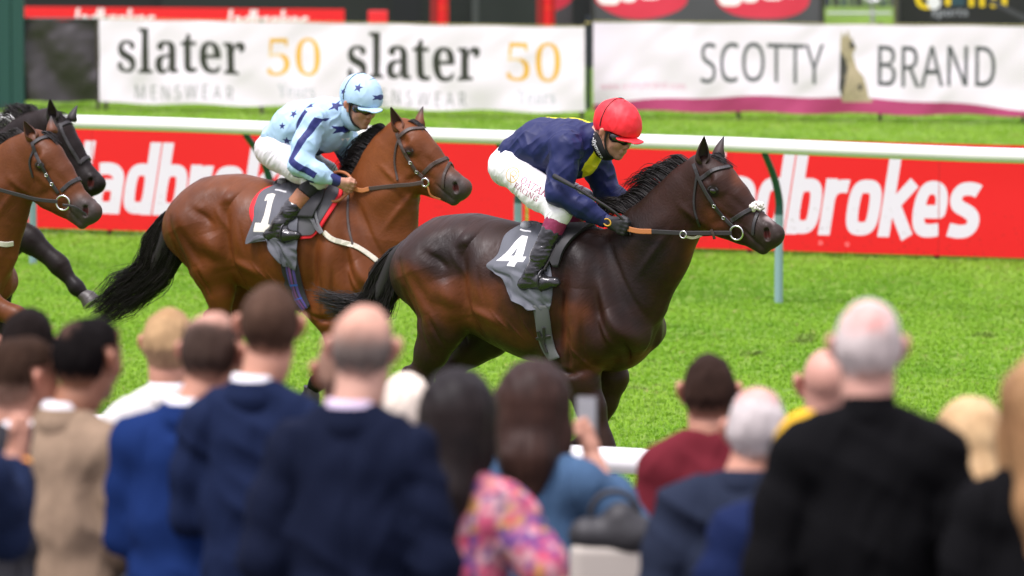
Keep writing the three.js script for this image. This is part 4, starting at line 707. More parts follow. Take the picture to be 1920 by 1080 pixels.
// number four
{
  const [B, ring] = bridle(H4, 'bridle', { cheek: [[1301, 308], [1313, 340], [1340, 386], [1358, 408], [1374, 424]], brow: [[1312, 337], [1336, 320], [1367, 313]], nose: [[1371, 414], [1390, 402], [1412, 390]], drop: [[1420, 400], [1414, 420], [1412, 440]], throat: [[1308, 322], [1304, 350], [1301, 375], [1303, 400], [1312, 424]] }, leatherBlack, [1383, 435], 0.038);
  const c = H4.H(0.40, 0.004); fuzz(c, null, 0.030, 60, B, 'sheepskin_roll', mat(0.72, 0.68, 0.62, 0.95));
  rein(H4, [[1372, 437, 0.10], [1330, 437, 0.13], [1283, 437, 0.15], [1220, 434, 0.17]], 0.024, 0.005, leatherBlack, 'rein', B);
  rein(H4, [[1222, 434, 0.17], [1196, 433, 0.17], [1166, 426, 0.16]], 0.028, 0.006, tan, 'rein_grip', B);
  rein(H4, [[1372, 437, -0.10], [1283, 437, -0.14], [1178, 404, -0.12]], 0.022, 0.005, leatherBlack, 'rein', B);
  const mr = H4.un(1281, 440, 0.155); part('martingale_ring', new THREE.TorusGeometry(0.019, 0.004, 8, 24).translate(mr.x, mr.y, mr.z), steel, B);
  rein(H4, [[1284, 443, 0.150], [1300, 446, 0.13], [1316, 441, 0.125]], 0.014, 0.004, mat(0.5, 0.48, 0.34, 0.6), 'martingale_strap', B);
  rein(H4, [[1334, 430, 0.14], [1338, 440, 0.14], [1340, 448, 0.135]], 0.014, 0.008, leatherBrown, 'rein_stop', B);
  const num = canvasTex(512, 640, (g) => {
    g.fillStyle = '#565960'; g.fillRect(0, 0, 512, 640); g.fillStyle = 'rgba(60,62,70,0.25)'; for (let i = 0; i < 260; i++) g.fillRect(hash3(i, 1, 2) * 512, hash3(i, 4, 2) * 640, 2, 60 * hash3(i, 3, 3));
    g.fillStyle = '#d8d9da'; g.fillRect(120, 62, 170, 10);
    g.save(); g.translate(78, 236); g.transform(0.95, 0.03, -0.12, 0.82, 0, 0); g.fillStyle = '#e2e2e0'; g.beginPath(); g.moveTo(92, -170); g.lineTo(178, -170); g.lineTo(178, -20); g.lineTo(222, -20); g.lineTo(222, 36); g.lineTo(178, 36); g.lineTo(178, 92); g.lineTo(100, 92); g.lineTo(100, 36); g.lineTo(-20, 36); g.lineTo(-20, -24); g.closePath(); g.moveTo(100, -88); g.lineTo(56, -20); g.lineTo(100, -20); g.closePath(); g.fill('evenodd'); g.restore();
  });
  const cg = cloth(H4, [[985, 420], [950, 442], [934, 480], [915, 502], [944, 522], [958, 553], [996, 579]], [[1014, 424], [1027, 450], [1031, 480], [1034, 505], [1036, 530], [1034, 560], [1030, 581]], 36, 44, 0.010, 0.004, (u, v) => 0.010 * noise3(u * 4 + v * 3, v * 7 - u * 3, 1) + 0.009 * (1 - Math.abs(noise3(u * 5 - v * 4, v * 9, 4)) * 2) * v + 0.02 * Math.pow(1 - u, 3) * sst(0.3, 0.5, v));
  const C = part('number_cloth', cg, new THREE.MeshPhysicalMaterial({ map: num, roughness: 0.72, side: THREE.DoubleSide }), H4.root); part('far_side_cloth', mirrorZ(cg), smat('#565960', 0.75), C);
  const G = part('girth', cloth(H4, [[1001, 572], [1006, 600], [1011, 630], [1020, 655], [1032, 676]], [[1028, 572], [1032, 600], [1036, 630], [1042, 652], [1052, 670]], 6, 24, 0.008, 0.008), mat(0.085, 0.09, 0.088, 0.75), H4.root);
  for (const [a, b, w] of [[[1012, 618], [1028, 660], 0.020], [[1020, 612], [1022, 640], 0.016], [[1010, 632], [1032, 628], 0.016]]) { const [q, N] = onHorse(H4, [a, b], 0.018, 6); part('buckle_strap', strap(q, N, w, 0.008), leatherBlack, G); }
  const S = part('saddle', cloth(H4, [[1034, 430], [1027, 452], [1030, 480], [1040, 502]], [[1112, 428], [1090, 440], [1064, 466], [1048, 502]], 16, 18, 0.016, 0.022), mat(0.012, 0.012, 0.013, 0.6), H4.root);
  const sf = new Field(); sf.chain([[H4.un(992, 428), 0.040, 2.6], [H4.un(1030, 436), 0.030, 2.6], [H4.un(1072, 436), 0.034, 2.4], [H4.un(1104, 430), 0.036, 1.8]], 0.03); part('seat', sf.mesh(0.012), mat(0.012, 0.012, 0.013, 0.5), S);
  const cf = new Field(); cf.bone(H4.un(985, 426, -0.09), 0.030, H4.un(985, 424, 0.09), 0.030); part('cantle', cf.mesh(0.01), mat(0.33, 0.34, 0.36, 0.6), S);
}
// number one
{
  const [B] = bridle(H1, 'bridle', { cheek: [[744, 250], [752, 273], [770, 305], [782, 322], [793, 332]], brow: [[745, 258], [767, 243], [794, 241]], nose: [[794, 325], [812, 308], [836, 297]], drop: [[844, 302], [833, 328], [831, 352]], throat: [[748, 258], [742, 280], [740, 305], [745, 338]] }, leatherBrown, [799, 341], 0.024);
  rein(H1, [[794, 342, 0.10], [770, 346, 0.12], [744, 348, 0.13], [690, 354, 0.15]], 0.024, 0.005, leatherBrown, 'rein', B);
  rein(H1, [[692, 354, 0.15], [678, 357, 0.155], [660, 352, 0.15]], 0.026, 0.006, tan, 'rein_grip', B);
  rein(H1, [[794, 342, -0.10], [740, 345, -0.13], [668, 330, -0.12]], 0.022, 0.005, leatherBrown, 'rein', B);
  const lp = [[662, 354, 0.16], [655, 330, 0.12], [634, 322, 0.10], [614, 332, 0.12], [609, 356, 0.18], [616, 376, 0.22], [634, 376, 0.22], [652, 362, 0.18]]; const q = smooth(lp.map(([x, y, z]) => H1.un(x, y, z)), 30); part('rein_loop', tube(q, 0.010, 8), mat(0.36, 0.12, 0.04, 0.5), B);
  const lip = H1.un(838, 366, 0.05); rein(H1, [[802, 350, 0.09], [808, 366, 0.08], [826, 374, 0.05]], 0.010, 0.004, tan, 'lip_strap', B);
  const padL = [[532, 346], [488, 362], [469, 394], [478, 424], [522, 444], [566, 449]], padR = [[646, 340], [642, 366], [629, 388], [613, 414], [599, 436], [582, 447]];
  const inset = (a, b, k) => [a.map(([x, y], i) => [lerp(x, b[i][0], k), lerp(y, b[i][1], k) - (i === a.length - 1 ? 6 : i === a.length - 2 ? 3 : 0)]), b.map(([x, y], i) => [lerp(x, a[i][0], k), lerp(y, a[i][1], k) - (i === a.length - 1 ? 6 : i === a.length - 2 ? 3 : 0)])];
  const P = part('saddle_pad', cloth(H1, padL, padR, 30, 26, 0.006, 0.012), redPad, H1.root); const [iL, iR] = inset(padL, padR, 0.055);
  part('pad_centre', cloth(H1, iL, iR, 30, 26, 0.017, 0.006), mat(0.075, 0.075, 0.08, 0.8), P);
  const num = canvasTex(512, 700, (g) => {
    g.fillStyle = '#53555c'; g.fillRect(0, 0, 512, 700); g.fillStyle = 'rgba(50,52,60,0.25)'; for (let i = 0; i < 260; i++) g.fillRect(hash3(i, 7, 2) * 512, hash3(i, 8, 2) * 700, 2, 70 * hash3(i, 9, 3));
    g.fillStyle = '#c9cacc'; g.fillRect(150, 60, 200, 12); g.fillStyle = '#dedbcc';
    g.save(); g.translate(100, 205); g.transform(1.0, 0.09, -0.13, 0.78, 0, 0); g.beginPath(); g.moveTo(-10, -120); g.lineTo(40, -140); g.lineTo(96, -140); g.lineTo(96, 70); g.lineTo(140, 70); g.lineTo(140, 112); g.lineTo(-26, 112); g.lineTo(-26, 70); g.lineTo(26, 70); g.lineTo(26, -82); g.lineTo(-10, -70); g.closePath(); g.fill(); g.restore();
  });
  const cg = cloth(H1, [[522, 352], [488, 372], [478, 410], [466, 457], [492, 442], [510, 462], [527, 490]], [[550, 352], [561, 380], [563, 410], [561, 440], [561, 462], [559, 482], [556, 505]], 30, 40, 0.026, 0.004, (u, v) => 0.010 * noise3(u * 4 + v * 3, v * 7 - u * 3, 8) + 0.009 * (1 - Math.abs(noise3(u * 5 - v * 4, v * 9, 2)) * 2) * v + 0.02 * Math.pow(1 - u, 3) * sst(0.3, 0.5, v));
  part('number_cloth', cg, new THREE.MeshPhysicalMaterial({ map: num, roughness: 0.72, side: THREE.DoubleSide }), H1.root);
  const gt = canvasTex(64, 256, (g) => { g.fillStyle = '#26242a'; g.fillRect(0, 0, 64, 256); g.fillStyle = '#4d3f86'; g.fillRect(18, 0, 8, 256); g.fillRect(40, 0, 8, 256); g.fillStyle = '#6a3a78'; g.fillRect(28, 0, 8, 256); g.fillStyle = '#2f55b4'; for (const y of [36, 120, 190]) g.fillRect(18, y, 30, 8); });
  const G = part('girth', cloth(H1, [[525, 474], [530, 505], [537, 535], [548, 562], [566, 584]], [[557, 474], [562, 505], [568, 533], [575, 555], [584, 574]], 8, 24, 0.010, 0.010), new THREE.MeshPhysicalMaterial({ map: gt, roughness: 0.8, side: THREE.DoubleSide }), H1.root);
  for (const [pts, w, m, nm] of [[[[608, 436], [624, 449], [662, 460], [692, 478], [716, 497]], 0.030, mat(0.62, 0.58, 0.48, 0.75), 'breast_strap'], [[[578, 398], [592, 418], [608, 438]], 0.022, mat(0.10, 0.10, 0.11, 0.6), 'side_strap'], [[[592, 380], [598, 408], [610, 438]], 0.016, mat(0.13, 0.13, 0.14, 0.6), 'side_strap'], [[[654, 364], [651, 400], [654, 430], [661, 459]], 0.014, leatherBrown, 'neck_strap']]) { const [qq, N] = onHorse(H1, pts, nm === 'side_strap' ? 0.030 : 0.004, 14); part(nm, strap(qq, N, w, 0.006), m, G); }
  const S = part('saddle', (() => { const sf = new Field(); sf.chain([[H1.un(530, 346), 0.040, 2.6], [H1.un(570, 352), 0.030, 2.6], [H1.un(608, 352), 0.034, 2.4], [H1.un(632, 346), 0.036, 1.8]], 0.03); return sf.mesh(0.012); })(), mat(0.012, 0.012, 0.013, 0.5), H1.root);
  part('saddle_flap', cloth(H1, [[562, 360], [560, 384], [562, 410]], [[612, 356], [606, 380], [590, 410]], 12, 12, 0.030, 0.014), mat(0.016, 0.016, 0.018, 0.55), S);
  const cf = new Field(); cf.bone(H1.un(528, 344, -0.09), 0.028, H1.un(528, 342, 0.09), 0.028); part('cantle', cf.mesh(0.01), mat(0.2, 0.2, 0.21, 0.4), S);
}
// the two horses at the left edge
{
  const [B] = bridle(HB, 'bridle', { cheek: [[60, 268], [68, 290], [88, 328], [98, 345], [110, 362]], brow: [[60, 270], [76, 260], [98, 256]], nose: [[115, 358], [134, 342], [160, 331]], throat: [[62, 282], [56, 305], [62, 332]] }, leatherBlack, [120, 379], 0.043);
  rein(HB, [[108, 378, 0.10], [70, 374, 0.13], [30, 364, 0.16], [-40, 345, 0.18]], 0.022, 0.005, leatherBlack, 'rein', B);
  rein(HB, [[118, 384, 0.09], [140, 388, 0.075], [162, 402, 0.05]], 0.014, 0.005, leatherBlack, 'bit_strap', B);
  const [q, N] = onHorse(HB, [[-60, 440], [-20, 452], [10, 458], [24, 456]], 0.004, 10); part('breast_strap', strap(q, N, 0.030, 0.006), mat(0.6, 0.57, 0.48, 0.75), B);
  const sb = new Field(), o = (X, Y, Z = 0) => V(X, Y, Z); sb.chain([[o(-0.42, 1.67), 0.05, 2.6], [o(-0.28, 1.655), 0.04, 2.6], [o(-0.12, 1.665), 0.045, 2.2]], 0.03); const S = part('saddle', sb.mesh(0.014), mat(0.012, 0.012, 0.013, 0.5), HB.root);
  const [K] = bridle(HK, 'bridle', { cheek: [[112, 232], [118, 250], [134, 280], [142, 292], [150, 306]], brow: [[112, 236], [128, 230], [147, 238]], nose: [[150, 306], [160, 297], [172, 293]] }, leatherBlack, null, 0);
  const sk = new Field(); sk.chain([[o(-0.42, 1.67), 0.05, 2.6], [o(-0.28, 1.655), 0.04, 2.6], [o(-0.12, 1.665), 0.045, 2.2]], 0.03); part('saddle', sk.mesh(0.014), mat(0.012, 0.012, 0.013, 0.5), HK.root);
  for (const h of [HB, HK]) { const pr = [[-1.12, 1.46], [-1.25, 1.36], [-1.36, 1.15], [-1.42, 0.95], [-1.5, 0.85]]; const P = pr.map(([x, y]) => V(x, y, 0)); const T = part('tail', strands(140, () => { const s = rr(-0.05, 0.05); return [P.map((p, i) => p.clone().add(V(rr(-0.02, 0.02) * i, s * i * 0.4, rr(-0.03, 0.03) * (1 + i * 0.4)))), rr(0.005, 0.010)]; }, hairTone([0.010, 0.0075, 0.007])), hairMat, h.root); }
}
// ------------------------------------------------------------------ people: heads and hands
const rotHead = (c, pitch, yaw, roll = 0) => { const e = new THREE.Euler(roll, yaw, pitch, 'YZX'), m = new THREE.Matrix4().makeRotationFromEuler(e); return (x, y, z = 0, k = 1) => V(x * k, y * k, z * k).applyMatrix4(m).add(c); };
function addHumanHead(f, M, ears = true) {                     // x forward, y up, z to the right, origin in the middle of the skull
  f.bone(M(-0.030, 0.022), 0.084, M(0.030, 0.022), 0.080, 0.04, 0.86);
  f.bone(M(0.040, -0.005), 0.060, M(0.040, -0.060), 0.052, 0.035, 0.98);
  f.bone(M(0.030, -0.075), 0.050, M(0.066, -0.108), 0.026, 0.03, 1.05);
  f.bone(M(-0.01, -0.055), 0.055, M(-0.03, -0.11), 0.054, 0.04);
  f.bone(M(0.088, -0.004), 0.010, M(0.108, -0.038), 0.013, 0.014);
  f.bone(M(0.100, -0.046, -0.009), 0.009, M(0.100, -0.046, 0.009), 0.009, 0.012);
  f.bone(M(0.092, -0.070, -0.016), 0.009, M(0.092, -0.070, 0.016), 0.009, 0.010);
  f.bone(M(0.089, -0.082, -0.013), 0.009, M(0.089, -0.082, 0.013), 0.009, 0.012);
  f.bone(M(0.088, 0.022, -0.032), 0.012, M(0.088, 0.022, 0.032), 0.012, 0.02);
  for (const s of [-1, 1]) {
    f.ball(M(0.062, -0.035, s * 0.040), 0.026, 0.03);
    f.cut(M(0.094, 0.002, s * 0.031), 0.010, M(0.098, 0.002, s * 0.034), 0.010, 0.015);
    if (ears) { f.bone(M(-0.012, 0.020, s * 0.091), 0.013, M(-0.002, -0.034, s * 0.082), 0.010, 0.012); f.bone(M(-0.022, 0.012, s * 0.100), 0.0085, M(-0.018, -0.014, s * 0.098), 0.0075, 0.012); f.cut(M(0.006, 0.002, s * 0.102), 0.008, M(0.004, -0.012, s * 0.100), 0.007, 0.006); }
  }
}
function addFist(f, c, fwd, up, side, k = 1) {                 // closed hand: palm, four stacked fingers, thumb on top
  const Q = (a, b, d) => c.clone().add(fwd.clone().multiplyScalar(a * k)).add(up.clone().multiplyScalar(b * k)).add(side.clone().multiplyScalar(d * k));
  f.bone(Q(-0.03, 0.012, 0.008), 0.021, Q(0.015, 0.018, 0.012), 0.020, 0.02); f.bone(Q(-0.03, -0.012, 0.008), 0.020, Q(0.012, -0.018, 0.012), 0.019, 0.02);
  for (let i = 0; i < 4; i++) { const y = 0.030 - i * 0.0205, r = [0.0092, 0.0098, 0.0094, 0.0082][i]; f.bone(Q(0.018, y, 0.020), r * 1.08, Q(0.050 - 0.004 * Math.abs(i - 1), y, 0.014), r, 0.006); f.bone(Q(0.050 - 0.004 * Math.abs(i - 1), y, 0.014), r, Q(0.046, y - 0.002, -0.014), r * 0.95, 0.006); f.bone(Q(0.046, y - 0.002, -0.014), r * 0.95, Q(0.020, y - 0.002, -0.022), r * 0.85, 0.006); }
  f.bone(Q(-0.022, 0.020, -0.008), 0.014, Q(0.006, 0.042, -0.012), 0.011, 0.012); f.bone(Q(0.006, 0.042, -0.012), 0.0105, Q(0.036, 0.044, -0.002), 0.009, 0.008);
}
const skinTone = (base) => (M) => (x, y, z) => { const q = fbm(x * 40, y * 40, z * 40, 2), e = (p, r) => Math.exp(-((x - p.x) ** 2 + (y - p.y) ** 2 + (z - p.z) ** 2) / (r * r)); let c = base.slice(); const red = M ? 0.5 * e(M(0.105, -0.04, 0), 0.02) + 0.35 * (e(M(0.07, -0.03, 0.04), 0.03) + e(M(0.07, -0.03, -0.04), 0.03)) + 0.6 * (e(M(0.09, -0.075, 0.0), 0.018)) + 0.75 * (e(M(-0.01, 0, 0.095), 0.03) + e(M(-0.01, 0, -0.095), 0.03)) : 0; c = mix3(c, [base[0] * 0.95, base[1] * 0.6, base[2] * 0.55], clamp(red, 0, 1)); const s = M ? e(M(0.075, -0.1, 0), 0.045) * 0.4 : 0; c = mix3(c, [base[0] * 0.55, base[1] * 0.55, base[2] * 0.6], s); const m = 1 + 0.07 * q; return [c[0] * m, c[1] * m, c[2] * m]; };
const folds = (a, fx, fy, fz) => (d, x, y, z) => { const n = fbm(x * fx, y * fy, z * fz, 3); return d - a * (1 - Math.abs(n) * 2.2); };

const folds2 = (d, x, y, z) => { const u = x * 0.7 + y * 0.7, v = -x * 0.7 + y * 0.7, a = noise3(u * 9, v * 26, z * 16), b = noise3(u * 24 + 4, v * 9, z * 22), c = noise3(x * 5, y * 5, z * 5); return d - 0.0042 * (1 - Math.abs(a) * 2.4) - 0.0030 * (1 - Math.abs(b) * 2.4) - 0.005 * c; };
function makeJockey(F, J, o) {                                 // J: joints in the frame's own metres
  const root = F.place(thing('person', o.label, 'jockey', 'jockeys'));
  const M = rotHead(J.head, -o.pitch, -o.yaw), body = new Field();
  addHumanHead(body, M);
  const nb = J.neck, sk = 0.022;
  body.bone(M(-0.02, -0.08), 0.052, nb, 0.058, 0.03);
  body.chain([[J.pelvis, 0.115 - sk, 1.25], [J.waist, 0.105 - sk, 1.3], [J.mid, 0.135 - sk, 1.3], [J.chest, 0.140 - sk, 1.25]], 0.06); body.bone(J.chest, 0.09, nb, 0.055, 0.05);
  for (const s of ['n', 'f']) {
    body.chain([[J.chest.clone().setZ(J['sh' + s].z * 0.6), 0.06], [J['sh' + s], 0.055], [J['el' + s], 0.042], [J['wr' + s], 0.028]], 0.03);
    body.chain([[J['hip' + s], 0.08], [J['kn' + s], 0.045], [J['an' + s], 0.03]], 0.04);
    const h = J['ha' + s], fwd = h.clone().sub(J['wr' + s]).normalize(), side = V(0, 0, s === 'n' ? 1 : -1), up = side.clone().cross(fwd).multiplyScalar(s === 'n' ? 1 : -1).normalize();
    body.bone(J['wr' + s], 0.028, h.clone().add(fwd.clone().multiplyScalar(-0.03)), 0.024, 0.02); addFist(body, h, fwd, up, side);
  }
  part('body', body.mesh(0.0075, skinTone(o.skin ?? [0.46, 0.235, 0.155])(M)), vmat(0.5), root);
  // hair at the nape
  const hairF = new Field(); hairF.bone(M(-0.060, -0.02), 0.036, M(-0.045, -0.065), 0.030, 0.02, 1.6); part('hair', hairF.mesh(0.009), mat(0.03, 0.02, 0.015, 0.8), root);
  // silks
  const S = new Field();
  S.chain([[J.waist, 0.108, 1.3], [J.mid, 0.142, 1.32], [J.chest, 0.146, 1.28]], 0.07); S.bone(J.chest, 0.11, nb, 0.066, 0.06);
  for (const s of ['n', 'f']) { S.chain([[J.chest.clone().setZ(J['sh' + s].z * 0.55), 0.10], [J['sh' + s], 0.082]], 0.06); S.chain([[J['sh' + s], 0.080], [J['sh' + s].clone().lerp(J['el' + s], 0.5), 0.074], [J['el' + s], 0.064], [J['el' + s].clone().lerp(J['wr' + s], 0.6), 0.056], [J['wr' + s], 0.038]], 0.035); }
  S.bone(J.chest.clone().add(V(0.04, -0.06, 0)), 0.115, J.mid.clone().add(V(0.05, -0.05, 0)), 0.11, 0.06, 1.2);
  S.post = folds2;
  const silk = part('silks', S.mesh(0.0075, null, (x, y, z) => o.yoke && z < -0.015 && Math.abs(z) < 0.17 && y > o.yoke(x) ? o.print.uv(...o.yokeAt) : o.printZ && !o.printZ(x, y, z) ? [0.01, 0.01] : o.print.uv(x, y)), new THREE.MeshPhysicalMaterial({ map: o.print.tex, roughness: 0.55, specularIntensity: 0.6, side: THREE.DoubleSide }), root);
  for (const s of ['n', 'f']) { const a = J['wr' + s], b = J['ha' + s].clone().lerp(a, 0.5), C = new Field(); C.bone(a, 0.037, b, 0.034); part('cuff', C.mesh(0.008), o.cuff, silk); }
  { const C = new Field(); C.bone(nb.clone().lerp(M(-0.02, -0.10), 0.25), 0.076, M(-0.020, -0.100), 0.070); part('collar', C.mesh(0.008, null, o.collarPrint ? (x, y) => o.collarPrint.uv(x, y) : null), o.collar, silk); }
  // breeches
  const B = new Field(); B.chain([[J.pelvis, 0.118, 1.28], [J.waist, 0.102, 1.32]], 0.06);
  for (const s of ['n', 'f']) { B.chain([[J['hip' + s], 0.108], [J['hip' + s].clone().lerp(J['kn' + s], 0.55), 0.088], [J['kn' + s], 0.063]], 0.05); B.chain([[J['kn' + s], 0.062], [J['kn' + s].clone().lerp(J['an' + s], 0.22), 0.055]], 0.03); }
  B.post = (d, x, y, z) => d - 0.0022 * (1 - Math.abs(noise3(x * 10 + y * 8, (y - x) * 30, z * 18)) * 2.2) - 0.003 * noise3(x * 8, y * 8, z * 8);
  part('breeches', B.mesh(0.0075, null, o.legPrint ? (x, y) => o.legPrint.uv(x, y) : null), o.legPrint ? new THREE.MeshPhysicalMaterial({ map: o.legPrint.tex, roughness: 0.65, side: THREE.DoubleSide }) : o.breeches, root);
  // boots
  for (const s of ['n', 'f']) {
    const k = J['kn' + s], a = J['an' + s], he = J['he' + s], to = J['to' + s], bt = k.clone().lerp(a, o.bootFrom ?? 0.34);
    for (const [nm, t0, t1, m] of o.bands) { const T = new Field(); T.bone(k.clone().lerp(a, t0), 0.062, k.clone().lerp(a, t1), 0.059); T.post = folds(0.002, 20, 30, 20); const ax = a.clone().sub(k).normalize(), lo = k.clone().lerp(a, t0), hi = k.clone().lerp(a, t1), p0 = T.post; T.post = (d, x, y, z) => { const h = (x - lo.x) * ax.x + (y - lo.y) * ax.y + (z - lo.z) * ax.z, L = hi.clone().sub(lo).length(); return Math.max(p0(d, x, y, z), -h, h - L); }; part(nm, T.mesh(0.008), m, root); }
    const C = new Field(); C.chain([[bt, 0.060], [k.clone().lerp(a, Math.max(0.72, (o.bootFrom ?? 0.34) + 0.1)), 0.054], [a, 0.046]], 0.03); C.chain([[a, 0.043], [he, 0.036]], 0.03); C.chain([[he, 0.034], [he.clone().lerp(to, 0.6), 0.037], [to, 0.027]], 0.03); C.bone(he.clone().add(V(0, -0.028, 0)), 0.016, he.clone().lerp(to, 0.2).add(V(0, -0.03, 0)), 0.016, 0.01);
    C.post = folds(0.0035, 12, 40, 12);
    part('boot', C.mesh(0.008), mat(0.012, 0.012, 0.013, 0.22, { clearcoat: 0.4, clearcoatRoughness: 0.2 }), root);
    const st = he.clone().lerp(to, 0.62); const g = new THREE.TorusGeometry(0.052, 0.006, 8, 24); g.rotateY(Math.PI / 2 - 0.3); g.scale(1, 1.15, 1); g.translate(st.x, st.y + 0.012, st.z); const I = part('stirrup_iron', g, mat(0.05, 0.05, 0.052, 0.3, { metalness: 0.7 }), root);
    const sl = smooth([st.clone().add(V(0, 0.07, 0)), k.clone().lerp(a, 0.5).add(V(0.06, 0, 0)), V(J.pelvis.x + 0.25, 1.62, k.z * 0.85)], 10); part('stirrup_leather', tube(sl, 0.008, 6), leatherBlack, I);
  }
  if (o.gloves) for (const s of ['n', 'f']) { const G = new Field(), h = J['ha' + s], fwd = h.clone().sub(J['wr' + s]).normalize(), side = V(0, 0, s === 'n' ? 1 : -1), up = side.clone().cross(fwd).multiplyScalar(s === 'n' ? 1 : -1).normalize(); addFist(G, h, fwd, up, side, 1.0); for (const q of G.P) { q[3] += 0.0045; } const W = J['wr' + s].clone().lerp(h, 0.35); G.bone(W, 0.034, h.clone().add(fwd.clone().multiplyScalar(-0.03)), 0.028, 0.02); const GL = part('glove', G.mesh(0.006), o.gloves, root); const c = W.clone().lerp(h, 0.15); if (s === 'n') part('glove_badge', new THREE.TorusGeometry(0.022, 0.0045, 6, 20).scale(1, 0.85, 1).rotateZ(-0.4).translate(c.x + 0.004, c.y, c.z + 0.034), smat('#d9a73a', 0.5), GL); }
  // cap, with its peak, button and the elastic across it
  const cp = new Field(); cp.bone(M(-0.030, 0.052), 0.112, M(0.036, 0.052), 0.108, 0.06, 0.86); cp.bone(M(-0.02, 0.085), 0.100, M(0.01, 0.085), 0.100, 0.05, 0.86);
  const n0 = M(0, 1, 0).sub(M(0, 0, 0)), p0 = M(0.0, 0.016, 0), fw = M(1, 0, 0).sub(M(0, 0, 0));
  cp.post = (d, x, y, z) => { const h = (x - p0.x) * n0.x + (y - p0.y) * n0.y + (z - p0.z) * n0.z, fx = (x - p0.x) * fw.x + (y - p0.y) * fw.y + (z - p0.z) * fw.z; d -= 0.003 * (1 - Math.abs(fbm(x * 22, y * 14, z * 22, 2)) * 2); return Math.max(d, -(h + clamp(-fx * 0.35, -0.012, 0.04))); };
  const cap = part('cap', cp.mesh(0.0075, null, o.capPrint ? (x, y) => o.capPrint.uv(x, y) : null), o.capPrint ? new THREE.MeshPhysicalMaterial({ map: o.capPrint.tex, roughness: 0.55, side: THREE.DoubleSide }) : o.cap, root);
  const pk = new Field(); pk.bone(M(0.095, 0.020), 0.074, M(0.158, 0.016), 0.040, 0.03, 1.15); const pl = M(0.13, 0.024);
  pk.post = (d, x, y, z) => { const h = (x - pl.x) * n0.x + (y - pl.y) * n0.y + (z - pl.z) * n0.z + ((z - pl.z) ** 2) * 5; return Math.max(d, Math.abs(h) - 0.005); };
  part('peak', pk.mesh(0.006), o.peak ?? o.cap, cap);
  part('button', new THREE.SphereGeometry(0.012, 12, 8).translate(...M(0.0, 0.184).toArray()), o.peak ?? o.cap, cap);
  { const pts = []; for (let i = 0; i <= 24; i++) { const a = i / 24 * Math.PI, y = Math.sin(a), zz = Math.cos(a); let r = 0.04; const c = M(-0.035, 0.03); const d = M(-0.035 - 0.035 * y, 0.03 + y, zz).sub(c).normalize(); while (cp.eval(c.x + d.x * r, c.y + d.y * r, c.z + d.z * r) < 0 && r < 0.2) r += 0.002; pts.push(c.clone().add(d.multiplyScalar(r + 0.001))); } part('elastic', tube(pts, 0.0028, 6), mat(0.02, 0.02, 0.022, 0.7), cap); }
  // goggles and chin strap
  const gg = new Field(); for (const s of [-1, 1]) { gg.bone(M(0.074, 0.000, s * 0.018), 0.041, M(0.052, 0.002, s * 0.056), 0.034, 0.03); } part('goggles', gg.mesh(0.006), mat(0.006, 0.006, 0.007, 0.08, { clearcoat: 1 }), root);
  const stp = [M(0.05, 0.01, 0.078), M(0.01, 0.022, 0.090), M(-0.04, 0.030, 0.088)]; part('goggle_strap', tube(smooth(stp, 8), 0.006, 6), mat(0.012, 0.012, 0.013, 0.6), root);
  const cs = [M(0.012, 0.03, 0.086), M(0.012, -0.04, 0.080), M(0.036, -0.105, 0.055), M(0.060, -0.132, 0.0)]; part('chin_strap', tube(smooth(cs, 12), 0.006, 6), mat(0.012, 0.012, 0.013, 0.6), root);
  return { root, M, J };
}
const joints = (F, spec, N) => { const J = {}; for (const k in spec) J[k] = F.un(...spec[k]); return J; };
const J4px = { head: [1153, 249, 0.0], neck: [1112, 256, 0], chest: [1070, 273, 0], mid: [1018, 276, 0], waist: [973, 288, 0], pelvis: [957, 312, 0], hipn: [964, 318, 0.12], hipf: [970, 318, -0.12], knn: [1050, 398, 0.23], knf: [1092, 374, -0.22],
  ann: [1001, 512, 0.31], anf: [1030, 500, -0.30], hen: [984, 532, 0.31], hef: [1015, 522, -0.30], ton: [1042, 529, 0.33], tof: [1070, 520, -0.32], shn: [1062, 276, 0.19], shf: [1112, 292, -0.19], eln: [1046, 362, 0.27], elf: [1136, 354, -0.24], wrn: [1128, 411, 0.18], wrf: [1176, 391, -0.12], han: [1160, 422, 0.165], haf: [1190, 402, -0.11] };
const J4 = joints(F4, J4px);
const star = (g, x, y, r, a = 0) => { g.beginPath(); for (let i = 0; i < 10; i++) { const q = a - Math.PI / 2 + i * Math.PI / 5, R = i % 2 ? r * 0.42 : r; g.lineTo(x + Math.cos(q) * R, y + Math.sin(q) * R); } g.closePath(); g.fill(); };
const line = (g, pts, w) => { poly(g, pts, false); g.lineWidth = w; g.stroke(); };
const silk4 = planePrint(F4, [900, 180, 1240, 460], 0.15, 4, (g) => {
  g.fillStyle = '#d9d320'; poly(g, [[1104, 256], [1136, 274], [1140, 304], [1120, 332], [1094, 346], [1072, 338], [1088, 312], [1100, 284]]); g.fill();
  g.fillRect(1210, 440, 40, 30);
  if (0) poly(g, [[1122, 206], [1050, 206], [978, 222], [990, 229], [1010, 225], [1052, 217], [1090, 219], [1112, 234], [1118, 246]]);
  g.strokeStyle = 'rgba(12,16,40,0.8)'; line(g, [[1052, 232], [1036, 262], [1028, 320]], 1.6); line(g, [[1120, 296], [1100, 328]], 1.2);
}, '#161f4c');
